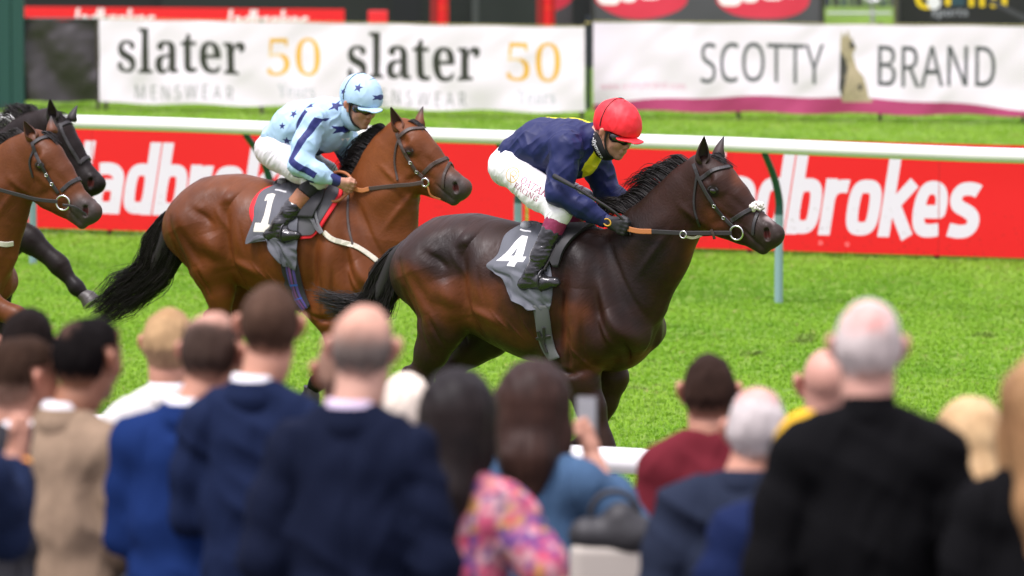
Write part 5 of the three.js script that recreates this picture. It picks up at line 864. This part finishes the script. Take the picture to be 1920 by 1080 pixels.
const leg4 = planePrint(F4, [900, 240, 1110, 450], 0.2, 5, (g) => {
  g.strokeStyle = '#c9a45c'; g.lineWidth = 1.6; g.beginPath(); g.ellipse(967, 327, 12.5, 13.5, 0, 0, 7); g.stroke(); g.beginPath(); g.moveTo(964, 346); g.lineTo(964, 322); g.arc(970, 324, 5, -2.6, 2.2); g.lineTo(976, 338); g.stroke();
  g.fillStyle = '#8d2647'; g.save(); g.translate(983, 339); g.rotate(0.50); g.font = '17px serif'; g.fillText('QATAR', 0, 0); g.translate(-1, 15); g.font = '15px serif'; g.fillText('RACING', -6, 0); g.restore();
}, '#e4e2e4');
const coll4 = planePrint(F4, [1080, 220, 1150, 310], 0.05, 6, (g) => { g.fillStyle = '#f2f2f2'; g.save(); g.translate(1108, 252); g.rotate(1.25); g.font = 'bold 10px sans-serif'; g.fillText('ballymore', 0, 0); g.restore(); }, '#101114');
const jock4 = makeJockey(F4, J4, { label: 'jockey in navy and yellow silks with red cap crouching on the dark bay', pitch: 0.36, yaw: 0.25, printZ: (x, y, z) => z < 0.15 && z > -0.11, yokeAt: [F4.un(1230, 450, 0.15).x, F4.un(1230, 450, 0.15).y], yoke: (x) => J4.chest.y + 0.085 - Math.max(0, (J4.chest.x - x)) * 0.12, print: silk4, legPrint: leg4, cap: smat('#e8202c', 0.55), cuff: smat('#161f4c', 0.6), collar: new THREE.MeshPhysicalMaterial({ map: coll4.tex, roughness: 0.7, side: THREE.DoubleSide }), collarPrint: coll4, bands: [['sock', 0.12, 0.36, smat('#7c1f45', 0.6)]], gloves: mat(0.012, 0.012, 0.013, 0.65) });
{ // whip held in the near hand
  const a = F4.un(1037, 329, 0.36), b = F4.un(1078, 351, 0.34), c = F4.un(1160, 404, 0.20), d = F4.un(1177, 424, 0.17), e = F4.un(1182, 440, 0.16), W = F4.place(thing('riding_whip', 'black riding whip pointing back across the navy sleeve', 'whip'));
  const q = smooth([b, c, d, e], 14); part('shaft', tube(q, q.map((_, i) => lerp(0.0085, 0.005, i / 14)), 8), leatherBlack, W);
  const h = [a, a.clone().lerp(b, 0.08), b]; part('padded_end', tube(h, [0.012, 0.0145, 0.011], 10), mat(0.022, 0.022, 0.024, 0.75), W);
}
const J1 = joints(F1, { head: [675, 197, 0.0], neck: [640, 208, 0], chest: [606, 229, 0], mid: [562, 240, 0], waist: [526, 258, 0], pelvis: [516, 279, 0], hipn: [520, 287, 0.12], hipf: [528, 285, -0.12], knn: [597, 336, 0.20], knf: [612, 322, -0.20],
  ann: [526, 420, 0.32], anf: [560, 425, -0.30], hen: [506, 441, 0.32], hef: [545, 440, -0.30], ton: [556, 441, 0.34], tof: [590, 440, -0.32], shn: [585, 229, 0.19], shf: [636, 244, -0.19], eln: [561, 309, 0.33], elf: [660, 296, -0.22], wrn: [618, 334, 0.27], wrf: [668, 318, -0.12], han: [648, 346, 0.20], haf: [682, 330, -0.11] });
const draw1 = (g) => {
  g.fillStyle = '#232a63'; g.strokeStyle = '#232a63'; g.lineJoin = 'round';
  star(g, 612, 200, 11, 0.2); star(g, 577, 199, 7, 0.5); star(g, 547, 214, 8, 0.3); star(g, 530, 236, 7); star(g, 622, 244, 13, 0.3); star(g, 536, 264, 8, 0.2); star(g, 650, 230, 9, 0.1);
  line(g, [[605, 220], [590, 256], [574, 294], [592, 309], [617, 325]], 12); line(g, [[583, 206], [566, 240], [553, 272], [545, 303], [562, 325], [610, 340]], 9);
  g.fillStyle = '#f4f4f4'; g.fillRect(618, 262, 32, 13); g.fillStyle = '#2c2f36'; g.fillRect(626, 265, 10, 7); g.fillRect(638, 266, 8, 5);
};
const silk1 = planePrint(F1, [470, 130, 740, 360], 0.2, 5, draw1, '#a4c3da'), cap1 = planePrint(F1, [620, 120, 760, 230], 0.08, 6, (g) => { g.fillStyle = '#26306c'; star(g, 676, 164, 9, 0.2); star(g, 705, 183, 8, 0.3); star(g, 644, 172, 7, 0.3); star(g, 692, 146, 6, 0.1); }, '#a4c3da');
const jock1 = makeJockey(F1, J1, { label: 'jockey in pale blue silks with navy stars riding the bright bay', pitch: 0.26, yaw: 0.42, print: silk1, capPrint: cap1, peak: smat('#a4c3da', 0.55), cuff: smat('#232a63', 0.6), collar: smat('#a4c3da', 0.6), breeches: smat('#d6d3d6', 0.65), bands: [['sock', 0.05, 0.34, mat(0.012, 0.012, 0.013, 0.7)], ['boot_top', 0.34, 0.62, mat(0.30, 0.12, 0.055, 0.5)]], bootFrom: 0.62 });
{ const plain = { tex: canvasTex(8, 8, (g) => { g.fillStyle = '#d8cf1e'; g.fillRect(0, 0, 8, 8); }), uv: () => [0.5, 0.5] }, JB = {}; for (const k in J4) JB[k] = J4[k].clone().add(V(-0.16, -0.01, 0));
  makeJockey(FB, JB, { label: 'jockey in yellow just entering at the left edge', pitch: 0.5, yaw: 0.1, print: plain, cap: smat('#d8cf1e', 0.55), cuff: smat('#d8cf1e', 0.6), collar: smat('#d8cf1e', 0.6), breeches: smat('#eeeeee', 0.65), bands: [] }); }
// ------------------------------------------------------------------ the crowd at the near rail, seen from behind
const pinkSkin = [0.48, 0.235, 0.155], paleSkin = [0.54, 0.31, 0.23], tanSkin = [0.33, 0.155, 0.09];
function cap3(f, M, inflate) { f.bone(M(-0.030, 0.022), 0.084 + inflate, M(0.030, 0.024), 0.080 + inflate, 0.04, 0.88); f.bone(M(-0.030, -0.02), 0.070 + inflate, M(-0.034, -0.078), 0.053 + inflate * 0.8, 0.04, 0.95); }
function makeSpectator(o) {
  const p = at(o.px, o.py, o.s), feet = apronY(p.z), T = p.y - feet, k = T / 1.75, hs = o.hs ?? 1, b = (o.build ?? 1);
  if (0) console.log(o.label.slice(0, 40).padEnd(40), 'height', T.toFixed(2), 'depth', (-p.z).toFixed(1));
  const root = thing('person', o.label, 'spectator', 'spectators at the near rail'); root.position.set(p.x, feet, p.z); root.rotation.y = Math.PI / 2 - (o.turn ?? 0);
  const lean = o.lean ?? 0, X = (y) => lean * sst(T - 1.0, T, y);                                     // stoop forward
  const bz = o.bz ?? 0, J = (x, y, z) => V(x + X(y), y, z + bz), hc = V((o.hx ?? 0.03) + X(T), T - 0.106 * hs, 0), M0 = rotHead(hc, o.nod ?? 0, -(o.look ?? 0)), M = (x, y, z = 0) => M0(x, y, z, hs), sh = T - 0.354 * k, wz = 0.142 * b;
  const arm = (s) => (o.arms?.[s > 0 ? 0 : 1] ?? ((t) => [J(-0.03, T - 0.64 * k, s * 0.215 * b), J(0.06, T - 0.88 * k, s * 0.205 * b)]))(s, T, J, k), A = { 1: arm(1), [-1]: arm(-1) };
  // the body itself
  const B = new Field(); addHumanHead(B, M); B.bone(M(-0.02, -0.07), 0.056, J(-0.005, T - 0.30 * k, 0), 0.064, 0.04);
  B.chain([[J(0, T - 0.40 * k, 0), 0.085, 1.5], [J(0, T - 0.75 * k, 0), 0.085, 1.4], [J(0, T - 0.92 * k, 0), 0.095, 1.4]], 0.06);
  for (const s of [-1, 1]) {
    const [e, w, h] = A[s], hand = h ?? w.clone().add(w.clone().sub(e).normalize().multiplyScalar(0.07)), fwd = hand.clone().sub(w).normalize(), side = V(0, 0, s).sub(fwd.clone().multiplyScalar(fwd.z * s)).normalize(), up = side.clone().cross(fwd).multiplyScalar(s).normalize();
    B.chain([[J(0, sh - 0.02, s * wz), 0.050], [e, 0.043], [w, 0.030]], 0.04); B.bone(w, 0.029, hand.clone().sub(fwd.clone().multiplyScalar(0.03)), 0.024, 0.02); addFist(B, hand, fwd, up, side);
    B.chain([[V(0, T - 0.92 * k, s * 0.09), 0.085], [V(0.02, T - 1.28 * k, s * 0.10), 0.055], [V(-0.01, 0.09, s * 0.11), 0.040]], 0.05);
  }
  part('body', B.mesh(0.0105, skinTone(o.skin ?? pinkSkin)(M)), vmat(0.55), root);
  // trousers and shoes
  const L = new Field(); L.ball(V(0, T - 0.93 * k, 0), 0.125, 0.06, 1.35); for (const s of [-1, 1]) L.chain([[V(0, T - 0.95 * k, s * 0.09), 0.10], [V(0.02, T - 1.28 * k, s * 0.10), 0.075], [V(-0.01, 0.10, s * 0.11), 0.062]], 0.05);
  part('trousers', L.mesh(0.022), o.trousers ?? mat(0.02, 0.022, 0.03, 0.85), root);
  for (const s of [-1, 1]) { const S = new Field(); S.chain([[V(-0.04, 0.045, s * 0.11), 0.042], [V(0.08, 0.040, s * 0.12), 0.042], [V(0.17, 0.035, s * 0.125), 0.032]], 0.03); part('shoe', S.mesh(0.015), mat(0.02, 0.015, 0.012, 0.4), root); }
  // coat
  const C = new Field(), pad = o.loose ?? 0; C.chain([[J(-0.005, T - 0.415 * k, 0), 0.112 + pad, 1.30 * b], [J(-0.002, T - 0.58 * k, 0), 0.116 + pad, 1.28 * b], [J(0, T - 0.76 * k, 0), 0.116 + pad, 1.24 * b], [J(0, T - 1.0 * k, 0), 0.130 + pad, 1.30 * b]], 0.06);
  C.bone(J(-0.01, sh - 0.012, -wz * 0.85), 0.060 + pad, J(-0.01, sh - 0.012, wz * 0.85), 0.060 + pad, 0.06);
  for (const s of [-1, 1]) { C.bone(J(-0.012, T - 0.284 * k, s * 0.030), 0.058, J(-0.005, sh - 0.004, s * wz), 0.064 + pad, 0.05); const [e, w] = A[s], end = o.sleeve === 'short' ? [[J(0, sh - 0.02, s * (wz + 0.02)), 0.074 + pad], [J(0, sh - 0.02, s * (wz + 0.02)).lerp(e, 0.62), 0.072 + pad]] : [[J(0, sh - 0.02, s * (wz + 0.016)), 0.064 + pad], [J(0, sh, s * (wz + 0.024)).lerp(e, 0.5), 0.061 + pad], [e, 0.056 + pad], [e.clone().lerp(w, 0.5), 0.052 + pad], [w, 0.044 + pad]]; C.chain(end, 0.035); }
  const hem = T - (o.hem ?? 1.02) * k, neckY = T - 0.238 * k;
  C.post = (d, x, y, z) => {
    const u = noise3(x * 5 + 3, y * 11 + z * 6, z * 5 + o.px), v = noise3(x * 14, y * 7 - z * 12, z * 13 + o.px); d -= 0.007 * (1 - Math.abs(u) * 2.2) + 0.004 * (1 - Math.abs(v) * 2);
    if (o.seam !== false && x < 0) d += 0.005 * Math.exp(-((z / 0.007) ** 2)) * sst(T - 0.34 * k, T - 0.40 * k, y);
    const az = Math.abs(z) - (wz + 0.012 + 0.10 * (T - 0.50 * k - y)); if (o.seam !== false && y > T - 0.52 * k) d += 0.005 * Math.exp(-((az / 0.008) ** 2));
    return Math.max(d, hem - y, y - neckY + (x > 0 ? x * 0.6 : 0));
  };
  const coat = part(o.coatName ?? 'jacket', C.mesh(0.0125, o.coatColor), o.coatColor ? vmat(o.coatRough ?? 0.9, { specularIntensity: 0.2 }) : o.coat, root);
  if (o.jacketCollar !== false) { const K = new Field(); K.bone(J(-0.014, T - 0.290 * k, 0), 0.084, J(-0.010, T - 0.246 * k, 0), 0.069, 0.02, 1.05); K.post = (d, x, y) => Math.max(d, y - (T - 0.244 * k) + Math.max(0, x) * 0.9, (T - 0.34 * k) - y); part('coat_collar', K.mesh(0.010, o.coatColor), o.coatColor ? vmat(0.9, { specularIntensity: 0.2 }) : o.coat, coat); }
  if (o.shirt) { const K = new Field(); K.bone(J(-0.010, T - 0.265 * k, 0), 0.072, J(-0.004, T - (o.shirtTop ?? 0.228) * k, 0), 0.063, 0.02, 1.02); K.post = (d, x, y) => Math.max(d, y - (T - (o.shirtTop ?? 0.228) * k) + Math.max(0, x) * 0.5); part('shirt_collar', K.mesh(0.009), o.shirt, root); }
  // hair
  if (o.hair) {
    const H = new Field(), h = o.hair, c = h.color, grain = (x, y, z, n) => { const q = fbm(x * 90, y * 45, z * 90, 2), r = fbm(x * 9, y * 9, z * 9, 2); let cc = mix3(c, h.color2 ?? c, sst(-0.3, 0.5, r)); const g = 1 + 0.28 * q; if (h.crown) { const m = M(h.cx ?? -0.035, h.cy ?? 0.10, 0), d = Math.hypot(x - m.x, y - m.y, (z - m.z) * 0.95); cc = mix3(cc, h.scalp ?? paleSkin, sst(h.crown * 1.12, h.crown * 0.62, d + 0.012 * q)); } if (h.type !== 'long' && !h.nofade) { const a = M(0, 0, 0), ux = M(0, 1, 0).sub(a), fx = M(1, 0, 0).sub(a), dx = x - a.x, dy = y - a.y, dz = z - a.z, u = (dx * ux.x + dy * ux.y + dz * ux.z) / (hs * hs), w = (dx * fx.x + dy * fx.y + dz * fx.z) / (hs * hs), ln = w < -0.02 ? (h.napeY ?? -0.084) : lerp(h.napeY ?? -0.084, 0.062, sst(-0.02, 0.075, w)); cc = mix3(cc, (o.skin ?? pinkSkin).map((v) => v * 0.92), sst(0.040, 0.0, u - ln + 0.022 * q + 0.012 * r) * 0.85); } if (h.nape) { const m = M(-0.085, -0.055, 0); cc = mix3(cc, h.nape, sst(0.055, 0.02, Math.abs(y - m.y) + 0.01 * q) * 0.8); } return [cc[0] * g, cc[1] * g, cc[2] * g]; };
    if (h.type === 'long') {
      const e = h.len ?? 0.46, hw = h.hw ?? 1; cap3(H, M, 0.020); H.bone(M(-0.01, 0.06), 0.078, M(-0.02, 0.055), 0.078, 0.05, 0.95);
      H.chain([[M(-0.055, 0.02), 0.082, 1.08 * hw], [M(-0.070, -0.08), 0.078, 1.2 * hw], [J(-0.085, T - e * 0.75, 0), 0.068, 1.25 * hw], [J(-0.095, T - e, 0), 0.050, 1.25 * hw]], 0.05);
      for (const s of [-1, 1]) H.chain([[M(0.015, 0.03, s * 0.062), 0.042], [M(0.005, -0.08, s * 0.078 * hw), 0.036], [J(-0.03, T - e * 0.82, s * 0.085 * hw), 0.028]], 0.04);
      H.post = (d, x, y, z) => { const q = noise3(z * 55 + x * 20, y * 5, x * 40), r = noise3(z * 20, y * 3 + 5, x * 16); const m = M(0.07, 0, 0); return Math.max(d - 0.0045 * q - 0.006 * r, x - hc.x - 0.066 * hs - clamp((y - hc.y) * 0.2, -0.02, 0.03)); };
    } else {
      cap3(H, M, h.thick ?? 0.009);
      const up = M(0, 1, 0).sub(M(0, 0, 0)), fw = M(1, 0, 0).sub(M(0, 0, 0)), o0 = M(0, 0, 0), nape = h.napeY ?? -0.084;
      H.post = (d, x, y, z) => { const dx = x - o0.x, dy = y - o0.y, dz = z - o0.z, u = (dx * up.x + dy * up.y + dz * up.z) / hs, w = (dx * fw.x + dy * fw.y + dz * fw.z) / hs; d -= 0.0035 * noise3(x * 60, y * 22, z * 60) + 0.005 * noise3(x * 17, y * 14, z * 17); const line = w < -0.02 ? nape : lerp(nape, 0.062, sst(-0.02, 0.075, w)); const ear = w > -0.034 && w < 0.03 ? 0.04 - u : -1; return Math.max(d, (line - u) * 0.9, Math.min(ear, Math.hypot(dx, dz) - 0.06)); };
    }
    part('hair', H.mesh(h.type === 'long' ? 0.009 : 0.008, grain), vmat(h.type === 'long' ? 0.55 : 0.85, { specularIntensity: h.type === 'long' ? 0.3 : 0.12 }), root);
  }
  return { root, J, M, T, k, coat, A };
}
const cl = (r, g, b) => mat(r, g, b, 0.88, { specularIntensity: 0.15 });
const suitNavy = cl(0.0085, 0.0150, 0.043), suitDark = cl(0.0055, 0.0085, 0.022), royal = cl(0.008, 0.024, 0.100);
const white = mat(0.80, 0.80, 0.82, 0.8), black = cl(0.0035, 0.0035, 0.004), lilac = mat(0.62, 0.52, 0.66, 0.8), weave = (c, a = 0.12) => (x, y, z) => { const q = 1 + a * fbm(x * 60, y * 60, z * 60, 2) + 0.06 * fbm(x * 7, y * 7, z * 7, 2); return [c[0] * q, c[1] * q, c[2] * q]; };
const folded = (s, T, J, k) => [J(0.02, T - 0.63 * k, s * 0.205), J(0.22, T - 0.72 * k, s * 0.10)];
const crowd = {};
crowd.A = makeSpectator({ px: 50, py: 588, s: 575, label: 'dark haired man farthest left, mostly hidden behind the brown haired man', hair: { type: 'short', color: [0.010, 0.007, 0.006], thick: 0.014 }, coat: cl(0.05, 0.05, 0.055), shirt: white });
crowd.B = makeSpectator({ px: 42, py: 642, s: 640, look: 0.9, label: 'man with short brown faded hair looking right, beside the beige jacket', hair: { type: 'short', color: [0.030, 0.0165, 0.0105], thick: 0.014, napeY: -0.070, nape: [0.30, 0.18, 0.13] }, coat: cl(0.03, 0.03, 0.034), shirt: white });
crowd.E = makeSpectator({ px: 314, py: 588, s: 545, hs: 0.97, label: 'blond man in a pale grey jacket', hair: { type: 'short', color: [0.42, 0.275, 0.14], color2: [0.30, 0.185, 0.09], thick: 0.013, nape: [0.32, 0.2, 0.12] }, coat: cl(0.60, 0.58, 0.54), shirt: white });
crowd.I = makeSpectator({ px: 761, py: 712, s: 590, label: 'small white haired person hidden beside the bald man in navy', hair: { type: 'short', color: [0.66, 0.58, 0.48], thick: 0.018, nofade: true }, coat: cl(0.35, 0.3, 0.3) });
crowd.X = makeSpectator({ px: 648, py: 630, s: 640, label: 'man almost hidden behind the bald man in navy, only an ear showing', hair: { type: 'short', color: [0.30, 0.18, 0.13] }, coat: cl(0.05, 0.05, 0.06) });
crowd.M = makeSpectator({ px: 1330, py: 672, s: 590, hs: 1.0, jacketCollar: false, seam: false, label: 'short haired man in a maroon jumper', hair: { type: 'short', color: [0.024, 0.0135, 0.0098], color2: [0.038, 0.021, 0.015], thick: 0.010, napeY: -0.078 }, coatName: 'jumper', coatColor: weave([0.120, 0.014, 0.021]), skin: pinkSkin });
crowd.P2 = makeSpectator({ px: 1552, py: 656, s: 610, label: 'bald man half hidden behind the black turtleneck', skin: [0.52, 0.27, 0.20], coat: cl(0.03, 0.04, 0.06), hair: null });
crowd.K = makeSpectator({ px: 1000, py: 700, s: 625, hs: 1.0, turn: 0.25, look: 0.25, jacketCollar: true, loose: 0.006, label: 'long brown haired woman in a denim jacket raising a phone', hair: { type: 'long', color: [0.026, 0.0125, 0.009], color2: [0.042, 0.020, 0.014], len: 0.33 }, coatColor: (x, y, z) => { const q = fbm(x * 8, y * 8, z * 8, 3), f = fbm(x * 90, y * 40, z * 90, 2), m = 1 + 0.5 * q + 0.2 * f; return [0.045 * m, 0.088 * m, 0.155 * m]; }, arms: [(s, T, J) => [J(0.05, T - 0.50, 0.30), J(0.24, T - 0.30, 0.13), J(0.27, T - 0.225, 0.10)], folded] });
crowd.N = makeSpectator({ px: 1422, py: 740, s: 665, lean: 0.05, bz: -0.05, label: 'white haired man with a pink crown in a dark navy coat', hair: { type: 'short', color: [0.46, 0.42, 0.40], crown: 0.075, cx: -0.02, cy: 0.10, scalp: [0.56, 0.32, 0.28], thick: 0.009 }, coat: cl(0.016, 0.022, 0.040), loose: 0.01, build: 1.05 });
crowd.D = makeSpectator({ px: 148, py: 606, s: 642, turn: 0.5, look: 0.1, bz: -0.05, hx: 0.05, build: 1.0, label: 'black haired man in a beige jacket', skin: tanSkin, hair: { type: 'short', color: [0.006, 0.0048, 0.0046], crown: 0.035, cx: -0.075, cy: 0.075, scalp: [0.16, 0.09, 0.065], thick: 0.012 }, coatColor: weave([0.250, 0.180, 0.120], 0.2), shirt: white, shirtTop: 0.226, arms: [folded, folded] });
crowd.F = makeSpectator({ px: 388, py: 594, s: 648, turn: 0.25, bz: -0.055, build: 1.14, hx: 0.05, label: 'man with thinning grey brown hair in a royal blue jacket', skin: pinkSkin, hair: { type: 'short', color: [0.052, 0.034, 0.026], color2: [0.08, 0.056, 0.046], crown: 0.070, cx: -0.03, cy: 0.105, scalp: [0.42, 0.24, 0.18], thick: 0.008 }, coat: royal, shirt: white, arms: [folded, folded] });
crowd.G = makeSpectator({ px: 497, py: 542, s: 655, turn: 0.25, look: -0.2, bz: -0.03, hx: 0.05, label: 'tall man with brown cropped hair in a navy suit', skin: [0.50, 0.25, 0.165], hair: { type: 'short', color: [0.052, 0.029, 0.019], color2: [0.075, 0.043, 0.029], thick: 0.008, napeY: -0.090 }, coat: suitNavy, shirt: white, arms: [folded, folded] });
crowd.H = makeSpectator({ px: 673, py: 580, s: 715, turn: 0.2, look: -0.1, bz: -0.02, hx: 0.05, build: 1.08, label: 'bald man with grey sides in a dark navy suit', skin: [0.53, 0.30, 0.22], hair: { type: 'short', color: [0.13, 0.105, 0.09], color2: [0.19, 0.16, 0.14], crown: 0.118, cx: -0.035, cy: 0.105, scalp: [0.53, 0.30, 0.22], thick: 0.004 }, coat: suitDark, shirt: lilac });
crowd.J = makeSpectator({ px: 856, py: 722, s: 690, hs: 0.95, turn: 0.2, look: 0.1, bz: -0.02, sleeve: 'short', jacketCollar: false, seam: false, hem: 0.9, coatName: 'blouse', label: 'black haired woman in a pink flowered blouse with a blue strap', skin: [0.50, 0.26, 0.17], hair: { type: 'long', color: [0.009, 0.0065, 0.0065], color2: [0.016, 0.011, 0.010], len: 0.38, hw: 0.82 },
  coatColor: (x, y, z) => { const cell = (s, o) => { const i = Math.floor(x * s + o), j = Math.floor(y * s + o), k = Math.floor(z * s + o), u = x * s + o - i - 0.5, v = y * s + o - j - 0.5, w = z * s + o - k - 0.5; return [hash3(i, j, k), Math.hypot(u, v, w)]; }; const [a, d] = cell(21, 0.3), [b, e] = cell(33, 7.1), P = [[0.50, 0.09, 0.16], [0.58, 0.22, 0.26], [0.52, 0.26, 0.09], [0.16, 0.07, 0.22], [0.56, 0.34, 0.36], [0.08, 0.06, 0.15], [0.48, 0.07, 0.12]]; let c = [0.52, 0.15, 0.20]; if (d < 0.62) c = P[Math.floor(a * 7)]; if (e < 0.42) c = P[Math.floor(b * 7)]; return c; },
  arms: [(s, T, J) => [J(-0.06, T - 0.58, 0.33), J(0.16, T - 0.66, 0.20)], folded] });
crowd.O = makeSpectator({ px: 1512, py: 786, s: 690, hs: 0.95, bz: -0.03, label: 'short person in a blue jacket and yellow cap tucked behind the black turtleneck', coat: cl(0.008, 0.015, 0.052), skin: paleSkin, hair: { type: 'short', color: [0.70, 0.42, 0.03], thick: 0.016, nofade: true }, loose: 0.012 });
crowd.P = makeSpectator({ px: 1630, py: 572, s: 745, hs: 1.0, build: 1.16, look: 0.1, jacketCollar: false, seam: false, label: 'white haired man in a black turtleneck jumper', coatName: 'jumper', coat: black, loose: 0.006, shirt: black, shirtTop: 0.215, skin: [0.53, 0.29, 0.22], hair: { type: 'short', color: [0.50, 0.44, 0.41], crown: 0.062, cx: -0.07, cy: 0.07, scalp: [0.60, 0.32, 0.28], thick: 0.009, napeY: -0.082 } });
crowd.Q = makeSpectator({ px: 1822, py: 772, s: 660, label: 'blonde woman in black with hair to her collar', turn: 0.1, look: 0.2, coat: black, hair: { type: 'long', color: [0.50, 0.35, 0.18], color2: [0.40, 0.26, 0.125], len: 0.27 }, skin: paleSkin });
crowd.R = makeSpectator({ px: 1962, py: 690, s: 760, label: 'woman with long light brown hair at the right edge', coat: black, hair: { type: 'long', color: [0.30, 0.17, 0.075], color2: [0.20, 0.105, 0.045], len: 0.44 }, skin: paleSkin });
crowd.C = makeSpectator({ px: -138, py: 640, s: 700, label: 'person in a navy sleeve raising a hand at the left edge', coat: cl(0.012, 0.02, 0.05), hair: { type: 'short', color: [0.03, 0.02, 0.015] }, arms: [(s, T, J) => [J(0.10, T - 0.54, 0.20), J(0.20, T - 0.35, 0.215), J(0.22, T - 0.28, 0.225)], folded] });
// what they hold and carry
{
  const { root, J, T, A } = crowd.K, w = A[1][2].clone().add(V(0.0, 0.06, 0.0)), P = thing('mobile_phone', 'mobile phone in a pale case held up by the denim jacket woman', 'phone'); P.position.copy(root.position); P.rotation.y = root.rotation.y;
  part('case', new RoundedBoxGeometry(0.010, 0.135, 0.066, 3, 0.004).translate(w.x, w.y, w.z), mat(0.10, 0.10, 0.11, 0.4), P); part('screen', new RoundedBoxGeometry(0.002, 0.122, 0.058, 2, 0.0008).translate(w.x - 0.006, w.y, w.z), mat(0.35, 0.37, 0.38, 0.12), P);
  const B = thing('shoulder_bag', 'cream bag with a dark flap hanging beside the denim jacket', 'bag'); const p = at(1152, 1030, 640); B.position.set(p.x, p.y, p.z);
  part('bag_body', new RoundedBoxGeometry(0.26, 0.30, 0.11, 4, 0.04).translate(0, -0.12, 0), mat(0.48, 0.44, 0.38, 0.8), B); const f = new Field(); f.bone(V(-0.08, 0.04, 0), 0.055, V(0.09, 0.03, 0), 0.055); f.bone(V(0.02, 0.09, 0.0), 0.05, V(0.05, 0.04, 0), 0.06); part('bag_flap', f.mesh(0.012), mat(0.018, 0.018, 0.02, 0.6), B);
  part('bag_handle', new THREE.TorusGeometry(0.07, 0.009, 8, 24, Math.PI).translate(0.0, 0.10, 0), mat(0.02, 0.02, 0.022, 0.6), B);
  const Jr = crowd.J; const st = smooth([Jr.J(-0.02, Jr.T - 0.305, -0.13), Jr.J(-0.145, Jr.T - 0.42, -0.10), Jr.J(-0.150, Jr.T - 0.56, 0.0), Jr.J(-0.135, Jr.T - 0.72, 0.11)], 16), N = st.map(() => V(-1, 0, 0)); part('bag_strap', strap(st, N, 0.045, 0.006), mat(0.02, 0.05, 0.42, 0.6), Jr.coat);
  crowd.C.root.updateMatrixWorld(true); const wr = crowd.C.A[1][1]; part('wristband', new THREE.TorusGeometry(0.036, 0.012, 8, 20).rotateX(Math.PI / 2).translate(wr.x, wr.y, wr.z), mat(0.85, 0.33, 0.02, 0.5), crowd.C.root);
}
// ------------------------------------------------------------------ blades of the turf in view
{
  const tuft = (n, h, w, sp) => {
    const pos = [], idx = [];
    for (let i = 0; i < n; i++) {
      const a = rr(0, 6.283), x = rr(-sp, sp), z = rr(-sp, sp), L = h * rr(0.6, 1.15), b = rr(0.45, 1.15), dx = Math.cos(a), dz = Math.sin(a), k = pos.length / 3, W = w * rr(0.7, 1.2);
      pos.push(x - dz * W, -0.004, z + dx * W, x + dz * W, -0.004, z - dx * W, x + dx * L * b * 0.35 - dz * W * 0.8, L * 0.55, z + dz * L * b * 0.35 + dx * W * 0.8, x + dx * L * b * 0.35 + dz * W * 0.8, L * 0.55, z + dz * L * b * 0.35 - dx * W * 0.8, x + dx * L * b, L * (1 - b * 0.42), z + dz * L * b);
      idx.push(k, k + 1, k + 2, k + 1, k + 3, k + 2, k + 2, k + 3, k + 4);
    }
    const g = new THREE.BufferGeometry(); g.setAttribute('position', new THREE.Float32BufferAttribute(pos, 3)); g.setIndex(idx); g.computeVertexNormals(); return g;
  };
  const m = new THREE.MeshPhysicalMaterial({ color: 0xffffff, roughness: 0.75, specularIntensity: 0.3, side: THREE.DoubleSide, transmission: 0.5, thickness: 0 });
  const zone = (name, d0, d1, dens, geo, label) => {
    const spots = []; const area = (d1 - d0), n = Math.round(dens * area * (0.09 * (d0 + d1) + 4.4));
    for (let i = 0; i < n; i++) {
      const d = d0 + (d1 - d0) * Math.sqrt(rnd() * (1 - (d0 / d1) ** 2) + (d0 / d1) ** 2) ** 1 * 1, dd = clamp(Math.sqrt(d0 * d0 + rnd() * (d1 * d1 - d0 * d0)), d0, d1), x = rr(-1, 1) * (0.0905 * dd + 2.2);
      const z = -dd; if (z > APRON_FOOT - 0.15) continue; spots.push([x, z]);
    }
    const I = new THREE.InstancedMesh(geo, m, spots.length), M = new THREE.Matrix4(), q = new THREE.Quaternion(), c = new THREE.Color();
    spots.forEach(([x, z], i) => {
      const t = grassTone(x, z), k = rr(0.75, 1.25) * (1 + 0.3 * t); q.setFromAxisAngle(V(0, 1, 0), rr(0, 6.283)); M.compose(V(x, 0, z), q, V(k, k * rr(0.8, 1.2), k)); I.setMatrixAt(i, M);
      let g = mix3(GRASS[0], GRASS[1], sst(-0.25, 0.5, t + rr(-0.2, 0.2))); g = mix3(g, GRASS[2], sst(0.05, 0.55, -t + rr(-0.2, 0.2)) * 0.9); const dv = noise3(x * 2.3, 40, z * 2.3); if (dv > 0.86 && z < -27 && z > -42) g = mix3(g, [0.07, 0.045, 0.025], 0.5); const r = rnd(); if (r < 0.10) g = mix3(g, GRASS[3], rr(0.4, 1)); else if (r < 0.125) g = mix3(g, GRASS[4], rr(0.4, 1)); I.setColorAt(i, c.setRGB(...g));
    });
    I.name = numbered(name); I.castShadow = I.receiveShadow = true; scene.add(I); tag(I, label, 'grass', null, 'stuff');
  };
  zone('grass', 24.8, 50, 420, tuft(10, 0.034, 0.0036, 0.035), 'bright green turf of the race track');
  zone('grass', 50, 90, 100, tuft(9, 0.03, 0.008, 0.07), 'mown green grass beyond the far rail');
}
renderer.render(scene, camera);
